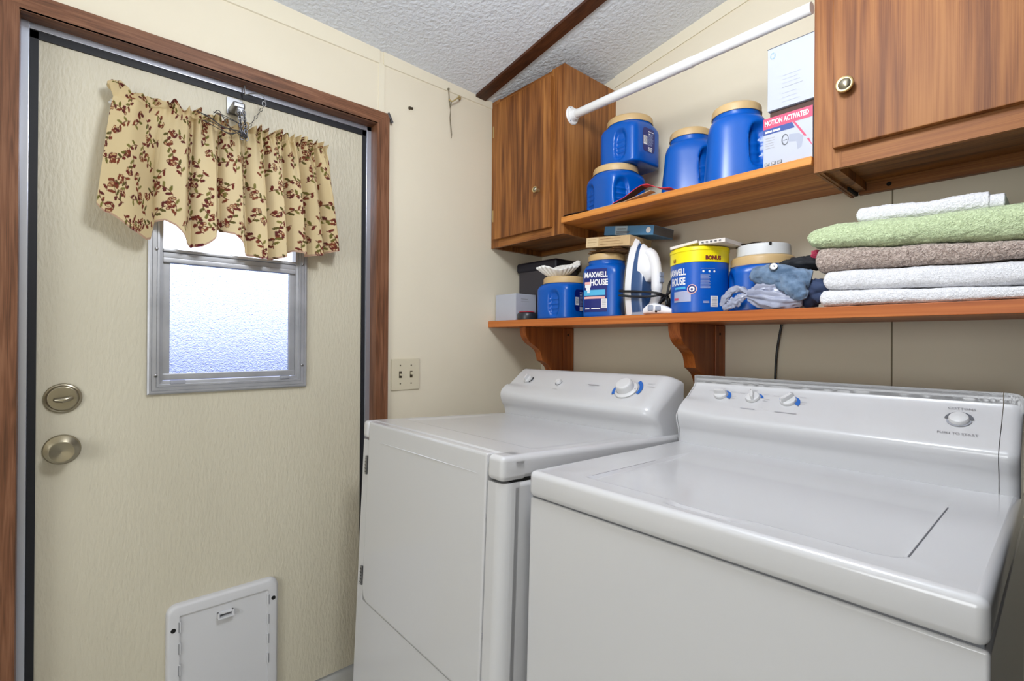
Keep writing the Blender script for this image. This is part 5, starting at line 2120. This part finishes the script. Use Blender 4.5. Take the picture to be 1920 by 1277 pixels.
# ------------------------------------------------------------------ boxes on the upper shelf
def ex_motion(t, b, hx, hy, h):
    F = lambda o: (lambda u, v: Vector((u - hx, -hy - o, v)))
    f, f2 = F(.0004), F(.0008)
    bm = BM()
    patch(bm, f, 0, 2 * hx, h - .0275, h)
    band = new_obj('red_band', bm, M_red, t, smooth=False)
    bm = BM()
    add_text(bm, 'MOTION ACTIVATED', .0180, lambda a, c: f2(a, c), .60, .0006, u0=.0560, v0=h - .0140)
    new_obj('lettering', bm, M_print, band, smooth=False)
    bm = BM()
    vs = [(0, h - .0275), (0, h - .0425), (.076, h - .0425), (.070, h - .0275)]
    bm.faces.new([bm.verts.new(f(*q)) for q in vs])
    nb = new_obj('blue_band', bm, mat('navy_band_print', (46, 72, 142), .5), t, smooth=False)
    bm = BM()
    for k, (a, c) in enumerate(((.005, .022), (.0245, .042))):
        patch(bm, f2, a, c, h - .0385, h - .0335)
    new_obj('printed_line', bm, M_print, nb, smooth=False)
    bm = BM()
    for (x0, z0), (x1, z1) in (((.0715, h - .0280), (.0985, h - .0715)), ((.1035, h - .0790), (.1155, h - .0985))):
        wv = .0052
        bm.faces.new([bm.verts.new(f(*q)) for q in ((x0, z0), (x0 + wv, z0), (min(x1 + wv, 2 * hx), z1), (min(x1, 2 * hx - .0005), z1))])
    new_obj('red_stripe', bm, M_red, t, smooth=False)
    bm = BM()
    lines(bm, f, .006, .034, h - .052, 5, .0065, .0014, 0, 5, .3)
    new_obj('small_print', bm, M_greyl, t, smooth=False)
    bm = BM()
    n = 28
    ro = [bm.verts.new(f(.0535 + .0085 * math.cos(2 * PI * k / n), h - .067 + .0145 * math.sin(2 * PI * k / n))) for k in range(n)]
    ri = [bm.verts.new(f(.0540 + .0062 * math.cos(2 * PI * k / n), h - .067 + .0115 * math.sin(2 * PI * k / n))) for k in range(n)]
    for k in range(n):
        bm.faces.new((ro[k], ro[(k + 1) % n], ri[(k + 1) % n], ri[k]))
    patch(bm, f, .0495, .0585, h - .069, h - .0670)
    new_obj('lamp_picture', bm, M_greyd, t, smooth=False)
    bm = BM()
    vs = [(.063, h - .056), (.086, h - .060), (.096, h - .070), (.092, h - .095), (.083, h - .100), (.080, h - .078), (.063, h - .075)]
    bm.faces.new([bm.verts.new(f(*q)) for q in vs])
    new_obj('lamp_picture', bm, mat('pale_picture_print', (158, 163, 180), .5), t, smooth=False)
    for k in range(3):
        bm = BM()
        patch(bm, f, .004 + .0155 * k, .016 + .0155 * k, .004, .0125)
        lines(bm, f2, .0055 + .0155 * k, .0145 + .0155 * k, .0112, 2, .0032, .0012, 1, 4 + k, .2)
        new_obj('small_icon', bm, [M_greyd, M_print], t, smooth=False)
card_box('lamp_carton', 'white carton printed MOTION ACTIVATED in a red band, on the upper shelf', 'box', (1.135, -0.318, ZU), (1.2515, -0.150, ZU + .1285), M_card, ex_motion)
card_box('brown_card_box', 'thin dark brown box between the two white boxes on the upper shelf', 'box', (1.143, -0.296, ZU + .1290), (1.2515, -0.140, ZU + .1515), M_brownbox)
def ex_w2(t, b, hx, hy, h):
    f = lambda u, v: Vector((u - hx, -hy - .0004, v))
    bm = BM()
    n = 24
    for k in range(n):
        if k % 7 == 3:
            continue
        a0, a1 = 2 * PI * k / n, 2 * PI * (k + 1) / n
        q = [(.013 + r * math.cos(a), h - .0205 + r * 1.25 * math.sin(a)) for r, a in ((.0070, a0), (.0070, a1), (.0045 + .001 * math.sin(k), a1), (.0045 + .001 * math.sin(k), a0))]
        bm.faces.new([bm.verts.new(f(*p)) for p in q])
    new_obj('blue_stamp', bm, mat('pale_blue_stamp', (140, 170, 222), .5), t, smooth=False)
    bm = BM()
    patch(bm, f, .036, .085, h * .305, h * .312)
    new_obj('printed_line', bm, M_greyp, t, smooth=False)
    bm = BM()
    lines(bm, f, .036, .088, h * .50, 3, .010, .0010, 0, 3, .5)
    lines(bm, f, .036, .080, h * .22, 3, .011, .0010, 0, 9, .5)
    new_obj('printed_line', bm, mat('faint_print', (164, 168, 182), .5), t, smooth=False)
    bm = BM()
    rbox(bm, (-hx - .0006, -hy - .0008, h - .0004), (hx + .0006, hy, h + .0012), .0004)
    new_obj('box_flap', bm, M_greyd, t)
card_box('white_box', 'large plain white box on the upper shelf, topmost beside the right cabinet', 'box', (1.140, -0.305, ZU + .1520), (1.2515, -0.140, ZU + .3150), M_card, ex_w2)

# ------------------------------------------------------------------ papers at the front edge of the upper shelf
def sheet(name, label, cat, zf, x0, x1, y0, y1, mats, th=.0011, sk=0.0, mi_top=0, mi_bot=1, n=40, turn=None):
    bm = BM()
    def top(a, b):
        x = x0 + (x1 - x0) * a
        return Vector((x, y0 + (y1 - y0) * b + sk * a, zf(x) + th))
    def bot(a, b):
        p = top(a, b)
        return p - Vector((0, 0, th))
    rt_ = grid(bm, top, n, 4, mi=mi_top)
    rb_ = grid(bm, lambda a, b: bot(a, 1 - b), n, 4, mi=mi_bot)
    for i in range(n):
        for (p, q) in (((rt_[i][0], rb_[i][4]), (rt_[i + 1][0], rb_[i + 1][4])), ((rb_[i][0], rt_[i][4]), (rb_[i + 1][0], rt_[i + 1][4]))):
            bm.faces.new((p[0], p[1], q[1], q[0]))
    for i in (0, n):
        bm.faces.new([rt_[i][k] for k in range(5)] + [rb_[i][k] for k in range(5)])
    if turn is not None:
        for f in bm.faces:
            f.material_index = 0 if f.calc_center_median().x > turn else f.material_index
    bmesh.ops.recalc_face_normals(bm, faces=bm.faces)
    return tag(new_obj(name, bm, mats, smooth=True, angle=60), label, cat)
tab1 = [(.655, .0035), (.70, .0135), (.748, .0345), (.770, .0400), (.790, .0380), (.815, .0240), (.840, .0140), (.868, .0095)]
sheet('folded_flyer', 'curled flyer with dark inside and red front on the upper shelf edge', 'flyer', lambda x: ZU + interp(tab1, x), .655, .868, -0.3265, -0.291, [M_flyer, M_flyerd], .0018, turn=.768)
tab2 = [(.560, .0004), (.70, .0010), (.76, .0100), (.80, .0165)]
sheet('tan_envelope', 'tan paper envelope under the curled red flyer on the upper shelf edge', 'envelope', lambda x: ZU + interp(tab2, x), .560, .800, -0.3270, -0.2965, [M_paper, M_paper], .0010)
tab3 = [(.432, .0035), (.46, .0065), (.50, .0045), (.56, .0028)]
sheet('dark_leaflet', 'thin dark leaflet at the left end of the upper shelf edge', 'leaflet', lambda x: ZU + interp(tab3, x), .432, .548, -0.3255, -0.290, [M_flyerd, M_flyerd], .0012)


# ------------------------------------------------------------------ prints and marks that lie far apart become parts of their own
def split_far(o, gap=0.011):
    me = o.data
    n = len(me.vertices)
    par = list(range(n))

    def find(a):
        while par[a] != a:
            par[a] = par[par[a]]
            a = par[a]
        return a
    for e in me.edges:
        a, b = find(e.vertices[0]), find(e.vertices[1])
        if a != b:
            par[a] = b
    isl = {}
    for v in me.vertices:
        r = find(v.index)
        c = v.co
        if r not in isl:
            isl[r] = [c.copy(), c.copy()]
        lo_, hi_ = isl[r]
        for k in range(3):
            lo_[k] = min(lo_[k], c[k])
            hi_[k] = max(hi_[k], c[k])
    keys = list(isl)
    grp = {k: k for k in keys}

    def gf(a):
        while grp[a] != a:
            a = grp[a]
        return a
    for i, a in enumerate(keys):
        for b in keys[i + 1:]:
            d = sum(max(0.0, isl[a][0][k] - isl[b][1][k], isl[b][0][k] - isl[a][1][k]) ** 2 for k in range(3)) ** .5
            if d < gap:
                ga, gb = gf(a), gf(b)
                if ga != gb:
                    grp[ga] = gb
    roots = sorted(set(gf(k) for k in keys))
    if len(roots) < 2:
        return
    for r in roots[1:]:
        bm = BM()
        bm.from_mesh(me)
        bm.verts.ensure_lookup_table()
        bmesh.ops.delete(bm, geom=[v for v in bm.verts if gf(find(v.index)) != r], context='VERTS')
        m2 = bpy.data.meshes.new(o.name.split('.')[0])
        bm.to_mesh(m2)
        bm.free()
        for m in me.materials:
            m2.materials.append(m)
        c = bpy.data.objects.new(o.name.split('.')[0], m2)
        COL.objects.link(c)
        c.parent = o.parent
    bm = BM()
    bm.from_mesh(me)
    bm.verts.ensure_lookup_table()
    bmesh.ops.delete(bm, geom=[v for v in bm.verts if gf(find(v.index)) != roots[0]], context='VERTS')
    bm.to_mesh(me)
    bm.free()


for o in list(COL.objects):
    if o.type == 'MESH' and o.name.split('.')[0] in ('dial_mark', 'button_mark', 'printed_text', 'lid_gap', 'latch', 'steam_buttons', 'grey_window', 'red_stripe', 'lettering', 'small_print'):
        split_far(o)
